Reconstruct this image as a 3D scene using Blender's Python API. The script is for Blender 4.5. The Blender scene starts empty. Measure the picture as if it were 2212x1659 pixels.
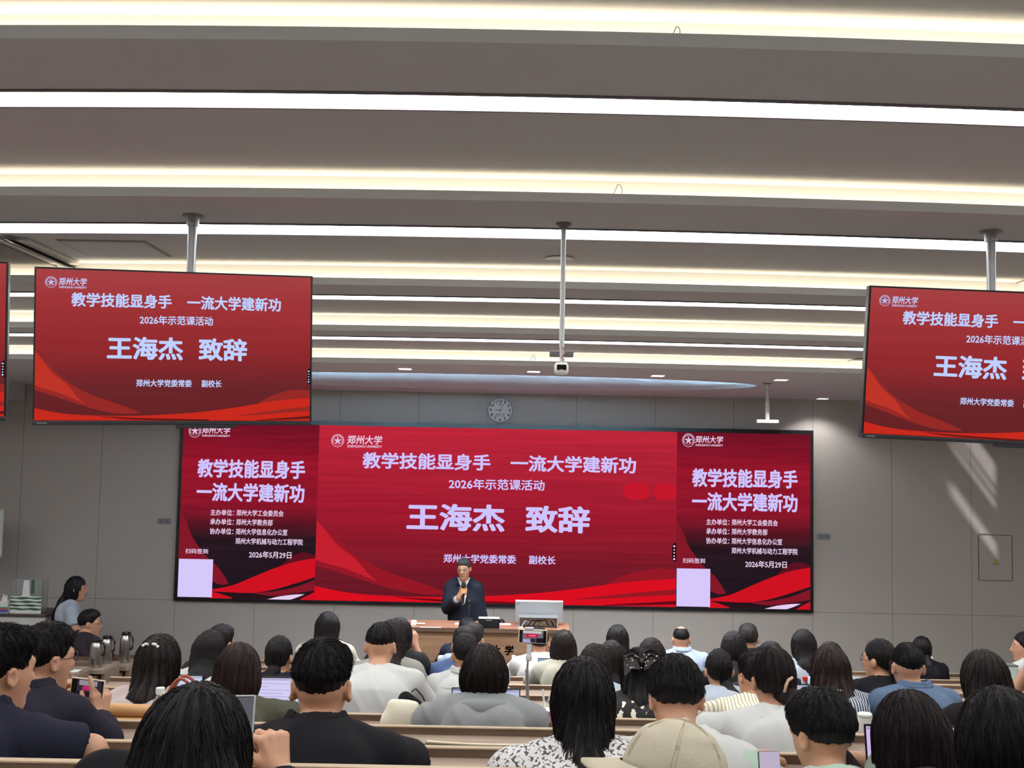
import bpy, bmesh, math, random
import numpy as np
from mathutils import Vector, Matrix, Euler
from mathutils.kdtree import KDTree

# ------------------------------------------------------------------ camera, exposure, world
SC = bpy.context.scene
COL = SC.collection
FPX, PITCH, ROLL, CAMZ = 2320.0, math.atan(160.5 / 2320), 0.0192, 2.72
cam_d = bpy.data.cameras.new('camera')
cam_d.sensor_width = 36.0
cam_d.lens = FPX / 2212 * 36.0
cam_d.clip_start = 0.05
cam = bpy.data.objects.new('camera', cam_d)
COL.objects.link(cam)
cam.matrix_world = Matrix.Translation((0, 0, CAMZ)) @ Matrix.Rotation(math.pi / 2 + PITCH, 4, 'X') @ Matrix.Rotation(ROLL, 4, 'Z')
SC.camera = cam
SC.view_settings.view_transform = 'Standard'
SC.view_settings.look = 'None'
SC.view_settings.exposure = 0.0
SC.view_settings.gamma = 1.0
SC.view_settings.use_curve_mapping = False
world = bpy.data.worlds.new('sky')
SC.world = world
world.use_nodes = True
world.node_tree.nodes['Background'].inputs[0].default_value = (0.75, 0.85, 1.0, 1)
world.node_tree.nodes['Background'].inputs[1].default_value = 1.0
L_STRIP, L_COVE, L_DOME = 14.5, 14.5, 1800.0      # radiance of the tube lights, the warm coves and the front arc cove


def at(u, v, Y):
    """the point at depth Y seen at photo position u, v"""
    x = u - 1106; y = v - 829.5
    x, y = x * math.cos(ROLL) + y * math.sin(ROLL), -x * math.sin(ROLL) + y * math.cos(ROLL)
    r = Vector((x, FPX * math.cos(PITCH) + y * math.sin(PITCH), FPX * math.sin(PITCH) - y * math.cos(PITCH)))
    return r * (Y / r.y) + Vector((0, 0, CAMZ))


def pxm(px, Y):
    return px * Y / FPX


def lin(r, g, b):
    f = lambda c: (c / 255 / 12.92) if c / 255 <= 0.04045 else ((c / 255 + 0.055) / 1.055) ** 2.4
    return (f(r), f(g), f(b))


# ------------------------------------------------------------------ materials
MATS = {}


def nodes_of(name):
    m = bpy.data.materials.new(name)
    m.use_nodes = True
    nt = m.node_tree
    return m, nt, nt.nodes['Principled BSDF']


def N(nt, t, **kw):
    n = nt.nodes.new(t)
    for k, v in kw.items():
        setattr(n, k, v)
    return n


def mat(name, rgb, rough=0.6, metal=0.0, var=0.0, vscale=8.0, bump=0.0, bscale=60.0, spec=0.5, trans=0.0, alpha=1.0, ior=1.45, sss=0.0):
    if name in MATS:
        return MATS[name]
    m, nt, b = nodes_of(name)
    c = lin(*rgb)
    b.inputs['Base Color'].default_value = (*c, 1)
    b.inputs['Roughness'].default_value = rough
    b.inputs['Metallic'].default_value = metal
    b.inputs['Specular IOR Level'].default_value = spec
    b.inputs['Transmission Weight'].default_value = trans
    b.inputs['Alpha'].default_value = alpha
    b.inputs['IOR'].default_value = ior
    if sss:
        b.inputs['Subsurface Weight'].default_value = sss
        b.inputs['Subsurface Radius'].default_value = (0.02, 0.008, 0.004)
        b.inputs['Subsurface Scale'].default_value = 0.5
    tc = N(nt, 'ShaderNodeTexCoord')
    if var:
        nz = N(nt, 'ShaderNodeTexNoise'); nz.inputs['Scale'].default_value = vscale; nz.inputs['Detail'].default_value = 4
        nt.links.new(tc.outputs['Object'], nz.inputs['Vector'])
        mx = N(nt, 'ShaderNodeMix', data_type='RGBA')
        mx.inputs[6].default_value = (*[max(0, x * (1 - var)) for x in c], 1)
        mx.inputs[7].default_value = (*[min(1, x * (1 + var)) for x in c], 1)
        nt.links.new(nz.outputs['Fac'], mx.inputs[0]); nt.links.new(mx.outputs[2], b.inputs['Base Color'])
    if bump:
        nb = N(nt, 'ShaderNodeTexNoise'); nb.inputs['Scale'].default_value = bscale; nb.inputs['Detail'].default_value = 3
        nt.links.new(tc.outputs['Object'], nb.inputs['Vector'])
        bp = N(nt, 'ShaderNodeBump'); bp.inputs['Strength'].default_value = bump; bp.inputs['Distance'].default_value = 0.01
        nt.links.new(nb.outputs['Fac'], bp.inputs['Height']); nt.links.new(bp.outputs[0], b.inputs['Normal'])
    MATS[name] = m
    return m


def emit(name, rgb, strength=1.0):
    if name in MATS:
        return MATS[name]
    m = bpy.data.materials.new(name); m.use_nodes = True
    nt = m.node_tree; nt.nodes.clear()
    e = N(nt, 'ShaderNodeEmission'); e.inputs[0].default_value = (*lin(*rgb), 1); e.inputs[1].default_value = strength
    o = N(nt, 'ShaderNodeOutputMaterial'); nt.links.new(e.outputs[0], o.inputs[0])
    MATS[name] = m
    return m


def emit_ramp(name, stops, h, strength=1.0, streak=0.0, sx=1.0):
    """screen picture: colours by height over the panel (z from -h/2 to h/2), with a little horizontal streaking"""
    if name in MATS:
        return MATS[name]
    m = bpy.data.materials.new(name); m.use_nodes = True
    nt = m.node_tree; nt.nodes.clear()
    tc = N(nt, 'ShaderNodeTexCoord'); sp = N(nt, 'ShaderNodeSeparateXYZ')
    nt.links.new(tc.outputs['Object'], sp.inputs[0])
    mr = N(nt, 'ShaderNodeMapRange'); mr.inputs[1].default_value = h / 2; mr.inputs[2].default_value = -h / 2
    nt.links.new(sp.outputs[2], mr.inputs[0])
    rp = N(nt, 'ShaderNodeValToRGB')
    el = rp.color_ramp.elements
    while len(el) < len(stops):
        el.new(0.5)
    for q, (p, c) in zip(el, stops):
        q.position = p; q.color = (*lin(*c), 1)
    mp = N(nt, 'ShaderNodeMapping'); mp.inputs['Scale'].default_value = (0.5 * sx, 1, 9)
    nt.links.new(tc.outputs['Object'], mp.inputs[0])
    nz = N(nt, 'ShaderNodeTexNoise'); nz.inputs['Scale'].default_value = 2.2; nz.inputs['Detail'].default_value = 3
    nt.links.new(mp.outputs[0], nz.inputs['Vector'])
    sc = N(nt, 'ShaderNodeMapRange'); sc.inputs[3].default_value = 1 - streak; sc.inputs[4].default_value = 1 + streak
    sc.inputs[1].default_value = 0.3; sc.inputs[2].default_value = 0.7
    nt.links.new(nz.outputs['Fac'], sc.inputs[0])
    nt.links.new(mr.outputs[0], rp.inputs[0])
    e = N(nt, 'ShaderNodeEmission'); nt.links.new(rp.outputs[0], e.inputs[0])
    mu = N(nt, 'ShaderNodeMath', operation='MULTIPLY'); mu.inputs[1].default_value = strength
    nt.links.new(sc.outputs[0], mu.inputs[0]); nt.links.new(mu.outputs[0], e.inputs[1])
    o = N(nt, 'ShaderNodeOutputMaterial'); nt.links.new(e.outputs[0], o.inputs[0])
    MATS[name] = m
    return m


def wood(name, c1, c2, rough=0.45, axis='X', scale=1.0):
    if name in MATS:
        return MATS[name]
    m, nt, b = nodes_of(name)
    tc = N(nt, 'ShaderNodeTexCoord'); mp = N(nt, 'ShaderNodeMapping')
    s = {'X': (0.8, 14, 14), 'Y': (14, 0.8, 14), 'Z': (14, 14, 0.8)}[axis]
    mp.inputs['Scale'].default_value = [q * scale for q in s]
    nt.links.new(tc.outputs['Object'], mp.inputs[0])
    nz = N(nt, 'ShaderNodeTexNoise'); nz.inputs['Scale'].default_value = 2.0; nz.inputs['Detail'].default_value = 6; nz.inputs['Distortion'].default_value = 0.6
    nt.links.new(mp.outputs[0], nz.inputs['Vector'])
    rp = N(nt, 'ShaderNodeValToRGB')
    rp.color_ramp.elements[0].position = 0.32; rp.color_ramp.elements[0].color = (*lin(*c1), 1)
    rp.color_ramp.elements[1].position = 0.68; rp.color_ramp.elements[1].color = (*lin(*c2), 1)
    nt.links.new(nz.outputs['Fac'], rp.inputs[0]); nt.links.new(rp.outputs[0], b.inputs['Base Color'])
    b.inputs['Roughness'].default_value = rough
    MATS[name] = m
    return m


def hair_mat(name, rgb, rough=0.42, tip=None, grey=0.0):
    """hair: strands run from the crown, so the pattern is by angle round the head and slow along its height"""
    if name in MATS:
        return MATS[name]
    m, nt, b = nodes_of(name)
    tc = N(nt, 'ShaderNodeTexCoord'); sp = N(nt, 'ShaderNodeSeparateXYZ'); nt.links.new(tc.outputs['Object'], sp.inputs[0])
    an = N(nt, 'ShaderNodeMath', operation='ARCTAN2'); nt.links.new(sp.outputs[0], an.inputs[0])
    ng = N(nt, 'ShaderNodeMath', operation='MULTIPLY'); ng.inputs[1].default_value = -1; nt.links.new(sp.outputs[1], ng.inputs[0])
    nt.links.new(ng.outputs[0], an.inputs[1])
    cb = N(nt, 'ShaderNodeCombineXYZ')
    m1 = N(nt, 'ShaderNodeMath', operation='MULTIPLY'); m1.inputs[1].default_value = 16; nt.links.new(an.outputs[0], m1.inputs[0])
    m2 = N(nt, 'ShaderNodeMath', operation='MULTIPLY'); m2.inputs[1].default_value = 5; nt.links.new(sp.outputs[2], m2.inputs[0])
    nt.links.new(m1.outputs[0], cb.inputs[0]); nt.links.new(m2.outputs[0], cb.inputs[2])
    nz = N(nt, 'ShaderNodeTexNoise'); nz.inputs['Scale'].default_value = 1.6; nz.inputs['Detail'].default_value = 5; nz.inputs['Roughness'].default_value = 0.7
    nt.links.new(cb.outputs[0], nz.inputs['Vector'])
    c = lin(*rgb)
    rp = N(nt, 'ShaderNodeValToRGB')
    rp.color_ramp.elements[0].position = 0.35; rp.color_ramp.elements[0].color = (*[x * 0.55 for x in c], 1)
    rp.color_ramp.elements[1].position = 0.7; rp.color_ramp.elements[1].color = (*[x * 1.5 for x in c], 1)
    if grey:
        e = rp.color_ramp.elements.new(0.62); e.color = (*c, 1)
        rp.color_ramp.elements[2].color = (*[x + grey for x in c], 1)
    nt.links.new(nz.outputs['Fac'], rp.inputs[0]); nt.links.new(rp.outputs[0], b.inputs['Base Color'])
    bp = N(nt, 'ShaderNodeBump'); bp.inputs['Strength'].default_value = 0.7; bp.inputs['Distance'].default_value = 0.006
    nt.links.new(nz.outputs['Fac'], bp.inputs['Height']); nt.links.new(bp.outputs[0], b.inputs['Normal'])
    b.inputs['Roughness'].default_value = rough
    b.inputs['Specular IOR Level'].default_value = 0.2
    MATS[name] = m
    return m


def stripe_mat(name, c1, c2, freq, axis=0, duty=0.5, rough=0.8):
    if name in MATS:
        return MATS[name]
    m, nt, b = nodes_of(name)
    tc = N(nt, 'ShaderNodeTexCoord'); sp = N(nt, 'ShaderNodeSeparateXYZ'); nt.links.new(tc.outputs['Object'], sp.inputs[0])
    mu = N(nt, 'ShaderNodeMath', operation='MULTIPLY'); mu.inputs[1].default_value = freq; nt.links.new(sp.outputs[axis], mu.inputs[0])
    fr = N(nt, 'ShaderNodeMath', operation='FRACT'); nt.links.new(mu.outputs[0], fr.inputs[0])
    gt = N(nt, 'ShaderNodeMath', operation='GREATER_THAN'); gt.inputs[1].default_value = duty; nt.links.new(fr.outputs[0], gt.inputs[0])
    mx = N(nt, 'ShaderNodeMix', data_type='RGBA'); mx.inputs[6].default_value = (*lin(*c1), 1); mx.inputs[7].default_value = (*lin(*c2), 1)
    nt.links.new(gt.outputs[0], mx.inputs[0]); nt.links.new(mx.outputs[2], b.inputs['Base Color'])
    b.inputs['Roughness'].default_value = rough
    MATS[name] = m
    return m


def blotch_mat(name, c1, c2, scale, thr=0.5, rough=0.8):
    if name in MATS:
        return MATS[name]
    m, nt, b = nodes_of(name)
    tc = N(nt, 'ShaderNodeTexCoord')
    nz = N(nt, 'ShaderNodeTexNoise'); nz.inputs['Scale'].default_value = scale; nz.inputs['Detail'].default_value = 3
    nt.links.new(tc.outputs['Object'], nz.inputs['Vector'])
    gt = N(nt, 'ShaderNodeMath', operation='GREATER_THAN'); gt.inputs[1].default_value = thr; nt.links.new(nz.outputs['Fac'], gt.inputs[0])
    mx = N(nt, 'ShaderNodeMix', data_type='RGBA'); mx.inputs[6].default_value = (*lin(*c1), 1); mx.inputs[7].default_value = (*lin(*c2), 1)
    nt.links.new(gt.outputs[0], mx.inputs[0]); nt.links.new(mx.outputs[2], b.inputs['Base Color'])
    b.inputs['Roughness'].default_value = rough
    MATS[name] = m
    return m


# ------------------------------------------------------------------ mesh helpers
class MB:
    def __init__(self):
        self.v = []; self.f = []

    def add(self, vs, fs):
        o = len(self.v)
        self.v += [tuple(p) for p in vs]
        self.f += [tuple(i + o for i in q) for q in fs]
        return self

    def box(self, x0, x1, y0, y1, z0, z1):
        vs = [(x, y, z) for x in (x0, x1) for y in (y0, y1) for z in (z0, z1)]
        return self.add(vs, [(0, 1, 3, 2), (4, 6, 7, 5), (0, 4, 5, 1), (2, 3, 7, 6), (0, 2, 6, 4), (1, 5, 7, 3)])

    def cyl(self, a, b, r1, r2=None, n=16, cap=True):
        r2 = r1 if r2 is None else r2
        a = Vector(a); b = Vector(b); d = (b - a).normalized()
        q = d.to_track_quat('Z', 'Y').to_matrix()
        vs = []
        for c, r in ((a, r1), (b, r2)):
            for i in range(n):
                t = 2 * math.pi * i / n
                vs.append(c + q @ Vector((r * math.cos(t), r * math.sin(t), 0)))
        fs = [(i, (i + 1) % n, n + (i + 1) % n, n + i) for i in range(n)]
        if cap:
            fs += [tuple(range(n))[::-1], tuple(range(n, 2 * n))]
        return self.add(vs, fs)

    def tube(self, pts, r, n=8, r_end=None):
        pts = [Vector(p) for p in pts]
        rings = []; vs = []
        for i, p in enumerate(pts):
            d = (pts[min(i + 1, len(pts) - 1)] - pts[max(i - 1, 0)]).normalized()
            q = d.to_track_quat('Z', 'Y').to_matrix()
            rr = r if r_end is None else r + (r_end - r) * i / (len(pts) - 1)
            for k in range(n):
                t = 2 * math.pi * k / n
                vs.append(p + q @ Vector((rr * math.cos(t), rr * math.sin(t), 0)))
        fs = []
        for i in range(len(pts) - 1):
            for k in range(n):
                fs.append((i * n + k, i * n + (k + 1) % n, (i + 1) * n + (k + 1) % n, (i + 1) * n + k))
        fs += [tuple(range(n))[::-1], tuple(range((len(pts) - 1) * n, len(pts) * n))]
        return self.add(vs, fs)

    def lathe(self, prof, n=20, c=(0, 0, 0)):
        vs = []; m = len(prof)
        for i in range(n):
            t = 2 * math.pi * i / n
            for r, z in prof:
                vs.append((c[0] + r * math.cos(t), c[1] + r * math.sin(t), c[2] + z))
        fs = []
        for i in range(n):
            j = (i + 1) % n
            for k in range(m - 1):
                fs.append((i * m + k, j * m + k, j * m + k + 1, i * m + k + 1))
        fs += [tuple(i * m for i in range(n))[::-1], tuple(i * m + m - 1 for i in range(n))]
        return self.add(vs, fs)

    def poly(self, pts, y0, y1):
        """outline in x, z given depth from y0 (front) to y1"""
        n = len(pts)
        vs = [(x, y0, z) for x, z in pts] + [(x, y1, z) for x, z in pts]
        fs = [tuple(range(n)), tuple(range(n, 2 * n))[::-1]] + [(i, n + i, n + (i + 1) % n, (i + 1) % n) for i in range(n)]
        return self.add(vs, fs)

    def polyz(self, pts, z0, z1):
        n = len(pts)
        vs = [(x, y, z0) for x, y in pts] + [(x, y, z1) for x, y in pts]
        fs = [tuple(range(n))[::-1], tuple(range(n, 2 * n))] + [(i, (i + 1) % n, n + (i + 1) % n, n + i) for i in range(n)]
        return self.add(vs, fs)

    def xf(self, M):
        self.v = [tuple(M @ Vector(p)) for p in self.v]
        return self

    def build(self, name, m, parent=None, smooth=False, bevel=0.0, loc=None, rot=None):
        me = bpy.data.meshes.new(name)
        me.from_pydata(self.v, [], self.f)
        bm = bmesh.new(); bm.from_mesh(me)
        bmesh.ops.recalc_face_normals(bm, faces=bm.faces); bm.to_mesh(me); bm.free()
        return link(me, name, m, parent, smooth, bevel, loc, rot)


def link(me, name, m, parent=None, smooth=False, bevel=0.0, loc=None, rot=None):
    if m is not None:
        me.materials.clear(); me.materials.append(m)
    if smooth:
        me.polygons.foreach_set('use_smooth', [True] * len(me.polygons))
    o = bpy.data.objects.new(name, me)
    COL.objects.link(o)
    if parent is not None:
        o.parent = parent
    if loc is not None:
        o.location = loc
    if rot is not None:
        o.rotation_euler = rot
    if bevel:
        b = o.modifiers.new('bevel', 'BEVEL'); b.width = bevel; b.segments = 2; b.limit_method = 'ANGLE'
    return o


def tag(o, label, cat, group=None):
    o['label'] = label; o['category'] = cat
    if group:
        o['group'] = group
    return o


def thing(name, label, cat, loc=(0, 0, 0), rz=0.0, group=None):
    o = bpy.data.objects.new(name, None)
    COL.objects.link(o)
    o.empty_display_size = 0.1
    o.location = loc; o.rotation_euler = (0, 0, rz)
    return tag(o, label, cat, group)


def struct(name, mb, m, **k):
    o = mb.build(name, m, **k); o['kind'] = 'structure'
    return o


def copy_tree(o, parent=None):
    c = o.copy(); COL.objects.link(c)
    if parent is not None:
        c.parent = parent
    for ch in list(o.children):
        copy_tree(ch, c)
    return c


TXT = {}


def text_mesh(s, bold=0.0):
    if s not in TXT:
        cu = bpy.data.curves.new('lettering', 'FONT'); cu.body = s; cu.size = 1.0; cu.resolution_u = 2
        ob = bpy.data.objects.new('lettering', cu); COL.objects.link(ob)
        me = bpy.data.meshes.new_from_object(ob.evaluated_get(bpy.context.evaluated_depsgraph_get()))
        bpy.data.objects.remove(ob); bpy.data.curves.remove(cu)
        co = np.empty(len(me.vertices) * 3); me.vertices.foreach_get('co', co); co = co.reshape(-1, 3)
        TXT[s] = (co, [tuple(p.vertices) for p in me.polygons])
        bpy.data.meshes.remove(me)
    co, fs = TXT[s]
    if not bold:
        return co, fs
    V = []; Fc = []
    for i, (dx, dy) in enumerate([(math.cos(q * math.pi / 8), 0.85 * math.sin(q * math.pi / 8)) for q in range(16)]):      # heavier strokes: the glyphs laid over themselves
        V.append(co + np.array([dx * bold, dy * bold, 0.0])); Fc += [tuple(j + i * len(co) for j in f) for f in fs]
    return np.concatenate(V), Fc


def lettering(name, s, x0, x1, zc, h, y, m, parent, bold=0.0, rz=None, shear=0.0):
    """writing stretched to run from x0 to x1, character height h, middle at zc, lying at depth y"""
    co, fs = text_mesh(s, bold)
    lo = co.min(0); hi = co.max(0)
    vs = []
    for p in co:
        z = (p[1] - lo[1]) / (hi[1] - lo[1]) - 0.5
        vs.append((x0 + (x1 - x0) * (p[0] - lo[0]) / (hi[0] - lo[0]) + shear * z * h, y, zc + h * z))
    mb = MB(); mb.add(vs, fs)
    me = bpy.data.meshes.new(name); me.from_pydata(mb.v, [], mb.f)
    return link(me, name, m, parent)


# ------------------------------------------------------------------ surfaces grown from distance fields
def surfnets(F, org, h):
    S = F < 0
    nx, ny, nz = F.shape
    cs = (nx - 1, ny - 1, nz - 1)
    acc = np.zeros(cs + (3,), np.float32); cnt = np.zeros(cs, np.float32)
    quads = []
    cross = []
    for a in range(3):
        s0 = [slice(None)] * 3; s1 = [slice(None)] * 3
        s0[a] = slice(0, -1); s1[a] = slice(1, None)
        E = np.argwhere(S[tuple(s0)] != S[tuple(s1)])
        if len(E) == 0:
            continue
        e1 = E.copy(); e1[:, a] += 1
        f0 = F[tuple(E.T)]; f1 = F[tuple(e1.T)]
        P = E.astype(np.float32); P[:, a] += f0 / (f0 - f1)
        b, c = [(1, 2), (2, 0), (0, 1)][a]
        for db in (0, -1):
            for dc in (0, -1):
                cell = E.copy(); cell[:, b] += db; cell[:, c] += dc
                ok = np.all((cell >= 0) & (cell < np.array(cs)), axis=1)
                idx = tuple(cell[ok].T)
                np.add.at(acc, idx, P[ok]); np.add.at(cnt, idx, 1)
        cross.append((a, b, c, E, f0 < 0))
    ids = -np.ones(cs, np.int64)
    act = cnt > 0
    ids[act] = np.arange(act.sum())
    V = acc[act] / cnt[act][:, None] * h + np.asarray(org, np.float32)
    for a, b, c, E, neg in cross:
        ok = (E[:, b] > 0) & (E[:, c] > 0) & (E[:, b] < cs[b]) & (E[:, c] < cs[c])
        E = E[ok]; neg = neg[ok]
        q = []
        for db, dc in ((0, 0), (-1, 0), (-1, -1), (0, -1)):
            cell = E.copy(); cell[:, b] += db; cell[:, c] += dc
            q.append(ids[tuple(cell.T)])
        q = np.stack(q, 1)
        q[~neg] = q[~neg][:, ::-1]
        quads.append(q)
    return V, np.concatenate(quads) if quads else np.zeros((0, 4), np.int64)


class Field:
    def __init__(self, lo, hi, h):
        self.h = h; self.lo = np.array(lo, float)
        self.n = np.maximum(4, np.ceil((np.array(hi) - self.lo) / h).astype(int) + 1)
        self.F = np.full(tuple(self.n), 0.5, np.float32)
        self.ax = [self.lo[i] + h * np.arange(self.n[i]) for i in range(3)]

    def sl(self, lo, hi):
        i0 = np.clip(np.floor((np.asarray(lo) - self.lo) / self.h).astype(int), 0, self.n)
        i1 = np.clip(np.ceil((np.asarray(hi) - self.lo) / self.h).astype(int) + 1, 0, self.n)
        s = tuple(slice(a, b) for a, b in zip(i0, i1))
        X = self.ax[0][s[0]][:, None, None]; Y = self.ax[1][s[1]][None, :, None]; Z = self.ax[2][s[2]][None, None, :]
        return s, X, Y, Z

    def put(self, prim, k=0.03):
        lo, hi, fn = prim
        m = 0.03 + k + self.h
        s, X, Y, Z = self.sl(np.asarray(lo) - m, np.asarray(hi) + m)
        G = self.F[s]
        if G.size == 0:
            return
        d = fn(X, Y, Z)
        hh = np.maximum(k - np.abs(G - d), 0) / k
        self.F[s] = np.minimum(G, d) - hh * hh * k * 0.25

    def cut(self, fn):
        X = self.ax[0][:, None, None]; Y = self.ax[1][None, :, None]; Z = self.ax[2][None, None, :]
        self.F = np.maximum(self.F, fn(X, Y, Z)).astype(np.float32)

    def warp(self, fn):
        X = self.ax[0][:, None, None]; Y = self.ax[1][None, :, None]; Z = self.ax[2][None, None, :]
        self.F = (self.F + fn(X, Y, Z)).astype(np.float32)

    def mesh(self):
        F = self.F
        F[0] = F[-1] = 0.1; F[:, 0] = F[:, -1] = 0.1; F[:, :, 0] = F[:, :, -1] = 0.1
        return surfnets(F, self.lo, self.h)


def seg(a, b, r1, r2, sy=1.0, flat=None):
    """tapered limb from a to b; sy squashes its depth; flat = True cuts it square at b"""
    a = np.array(a, float); b = np.array(b, float); d = b - a; L2 = max(1e-9, d @ d)
    R = max(r1, r2)

    def fn(X, Y, Z):
        t = np.clip(((X - a[0]) * d[0] + (Y - a[1]) * d[1] + (Z - a[2]) * d[2]) / L2, 0, 1)
        r = r1 + (r2 - r1) * t
        ox = X - a[0] - t * d[0]; oy = (Y - a[1] - t * d[1]) / sy; oz = Z - a[2] - t * d[2]
        q = np.sqrt(ox * ox + oy * oy + oz * oz) - r
        if sy < 1:
            q = q * (0.5 + 0.5 * sy)
        if flat is not None:
            Ld = math.sqrt(L2)
            q = np.maximum(q, ((X - b[0]) * d[0] + (Y - b[1]) * d[1] + (Z - b[2]) * d[2]) / Ld)
        return q
    return np.minimum(a, b) - R, np.maximum(a, b) + R, fn


def ell(c, r, M=None):
    """ellipsoid; M (3x3) turns it about its centre"""
    c = np.array(c, float); r = np.array(r, float); R = r.max()
    Mi = None if M is None else np.array(M.inverted())

    def fn(X, Y, Z):
        x = X - c[0]; y = Y - c[1]; z = Z - c[2]
        if Mi is not None:
            x, y, z = (Mi[0, 0] * x + Mi[0, 1] * y + Mi[0, 2] * z, Mi[1, 0] * x + Mi[1, 1] * y + Mi[1, 2] * z, Mi[2, 0] * x + Mi[2, 1] * y + Mi[2, 2] * z)
        k0 = np.sqrt((x / r[0]) ** 2 + (y / r[1]) ** 2 + (z / r[2]) ** 2)
        k1 = np.sqrt((x / r[0] ** 2) ** 2 + (y / r[1] ** 2) ** 2 + (z / r[2] ** 2) ** 2) + 1e-6
        return k0 * (k0 - 1) / k1
    return c - R, c + R, fn


def mesh_of(parts, name):
    """one mesh out of several (verts, quads)"""
    V = []; Q = []; o = 0
    for v, q in parts:
        V.append(v); Q.append(q + o); o += len(v)
    V = np.concatenate(V).astype(np.float32); Q = np.concatenate(Q)
    me = bpy.data.meshes.new(name)
    me.vertices.add(len(V)); me.vertices.foreach_set('co', V.ravel())
    me.loops.add(Q.size); me.loops.foreach_set('vertex_index', Q.ravel().astype(np.int32))
    me.polygons.add(len(Q)); me.polygons.foreach_set('loop_start', np.arange(0, Q.size, 4, dtype=np.int32))
    me.polygons.foreach_set('use_smooth', np.ones(len(Q), bool))
    me.update(calc_edges=True); me.validate()
    return me
# ------------------------------------------------------------------ people
SKIN = lambda: mat('skin', (196, 150, 122), 0.5, var=0.06, vscale=14, sss=0.12)


def hand_prims(w, d, n, side=1, curl=(0.3, 0.4, 0.3), thumb=0.35, spread=0.0, index=None):
    w = Vector(w); d = Vector(d).normalized(); n = Vector(n); n = (n - d * n.dot(d)).normalized()
    x = d.cross(n).normalized() * side
    P = []
    for i, (off, L) in enumerate(((0.032, 0.074), (0.011, 0.082), (-0.011, 0.076), (-0.031, 0.060))):
        k = w + d * (0.086 - 0.004 * abs(i - 1)) + x * off
        P.append((seg(w + x * off * 0.45 + d * 0.012, k, 0.0142, 0.0108), 0.011))
        a = 0.0; p = k
        cc = index if (index is not None and i == 0) else curl
        for j, fr in enumerate((0.45, 0.31, 0.24)):
            a += cc[j] * (1 + 0.06 * i)
            dr = (d * math.cos(a) + n * math.sin(a) + x * spread * (1.5 - i) * 0.3).normalized()
            q = p + dr * L * fr
            P.append((seg(p, q, 0.0098 - 0.0008 * j, 0.0092 - 0.0008 * j), 0.005))
            p = q
    b = w + d * 0.022 + x * 0.02
    m1 = b + (d * 0.62 + x * 0.72 + n * thumb).normalized() * 0.042
    m2 = m1 + (d * 0.9 + x * 0.15 + n * (thumb + 0.25)).normalized() * 0.034
    m3 = m2 + (d * 0.9 - x * 0.15 + n * (thumb + 0.45)).normalized() * 0.026
    P += [(seg(b, m1, 0.0165, 0.0125), 0.016), (seg(m1, m2, 0.0115, 0.0102), 0.006), (seg(m2, m3, 0.0102, 0.0085), 0.005)]
    return P


def grow(prims, h, cuts=(), warp=None, pad=0.03):
    lo = np.min([p[0][0] for p in prims], axis=0) - pad
    hi = np.max([p[0][1] for p in prims], axis=0) + pad
    F = Field(lo, hi, h)
    for p, k in prims:
        F.put(p, k)
    if warp:
        F.warp(warp)
    for c in cuts:
        F.cut(c)
    return F.mesh()


def folds(seed, A=0.004):
    r = random.Random(seed)
    a, b, c, d = [r.uniform(0, 6.28) for _ in range(4)]
    f = r.uniform(22, 30)

    def fn(X, Y, Z):
        q = (1 - np.abs(np.sin(0.5 * f * (Z + 0.6 * np.abs(X)) + 1.3 * np.sin(8 * X + a) + 0.9 * np.sin(11 * Y + b)))) ** 2
        q2 = (1 - np.abs(np.sin(f * 0.9 * (X + 0.3 * Z) + 1.2 * np.sin(9 * Z + c) + d))) ** 2
        m = 0.5 + 0.5 * np.sin(7 * Z + 5 * X + b)
        return A * (0.45 - 1.3 * q * m - 1.3 * q2 * (1 - m))
    return fn


HS = 0.95


def head_prims(Hc, R, jaw=1.0):
    T = lambda x, y, z: np.array(Hc + R @ Vector((x, y, z)) * HS)
    ell_ = lambda c, r, M=None: ell(c, [q * HS for q in r], M)
    P = [(ell_(T(0, -0.012, 0.035), (0.074, 0.093, 0.098), R), 0.02),
         (ell_(T(0, 0.022, -0.045), (0.056 * jaw, 0.064, 0.078), R), 0.03),
         (ell_(T(0, 0.03, -0.005), (0.064, 0.06, 0.062), R), 0.03),
         (ell_(T(0, 0.06, -0.1), (0.024 * jaw, 0.022, 0.021), R), 0.03),
         (seg(T(0, 0.088, 0.014), T(0, 0.107, -0.026), 0.0085, 0.0135), 0.012),
         (ell_(T(0, 0.1, -0.031), (0.0175, 0.011, 0.009), R), 0.008),
         (ell_(T(0, 0.083, -0.06), (0.024, 0.012, 0.011), R), 0.012),
         (seg(T(-0.045, 0.073, 0.03), T(0.045, 0.073, 0.03), 0.013, 0.013), 0.018)]
    for s in (-1, 1):
        P.append((ell_(T(s * 0.081, -0.014, -0.002), (0.012, 0.021, 0.032), R @ Matrix.Rotation(s * 0.35, 3, 'Z')), 0.008))
    return P


HL = ([-0.14, -0.07, -0.03, 0.01, 0.05, 0.075, 0.13],)


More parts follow.
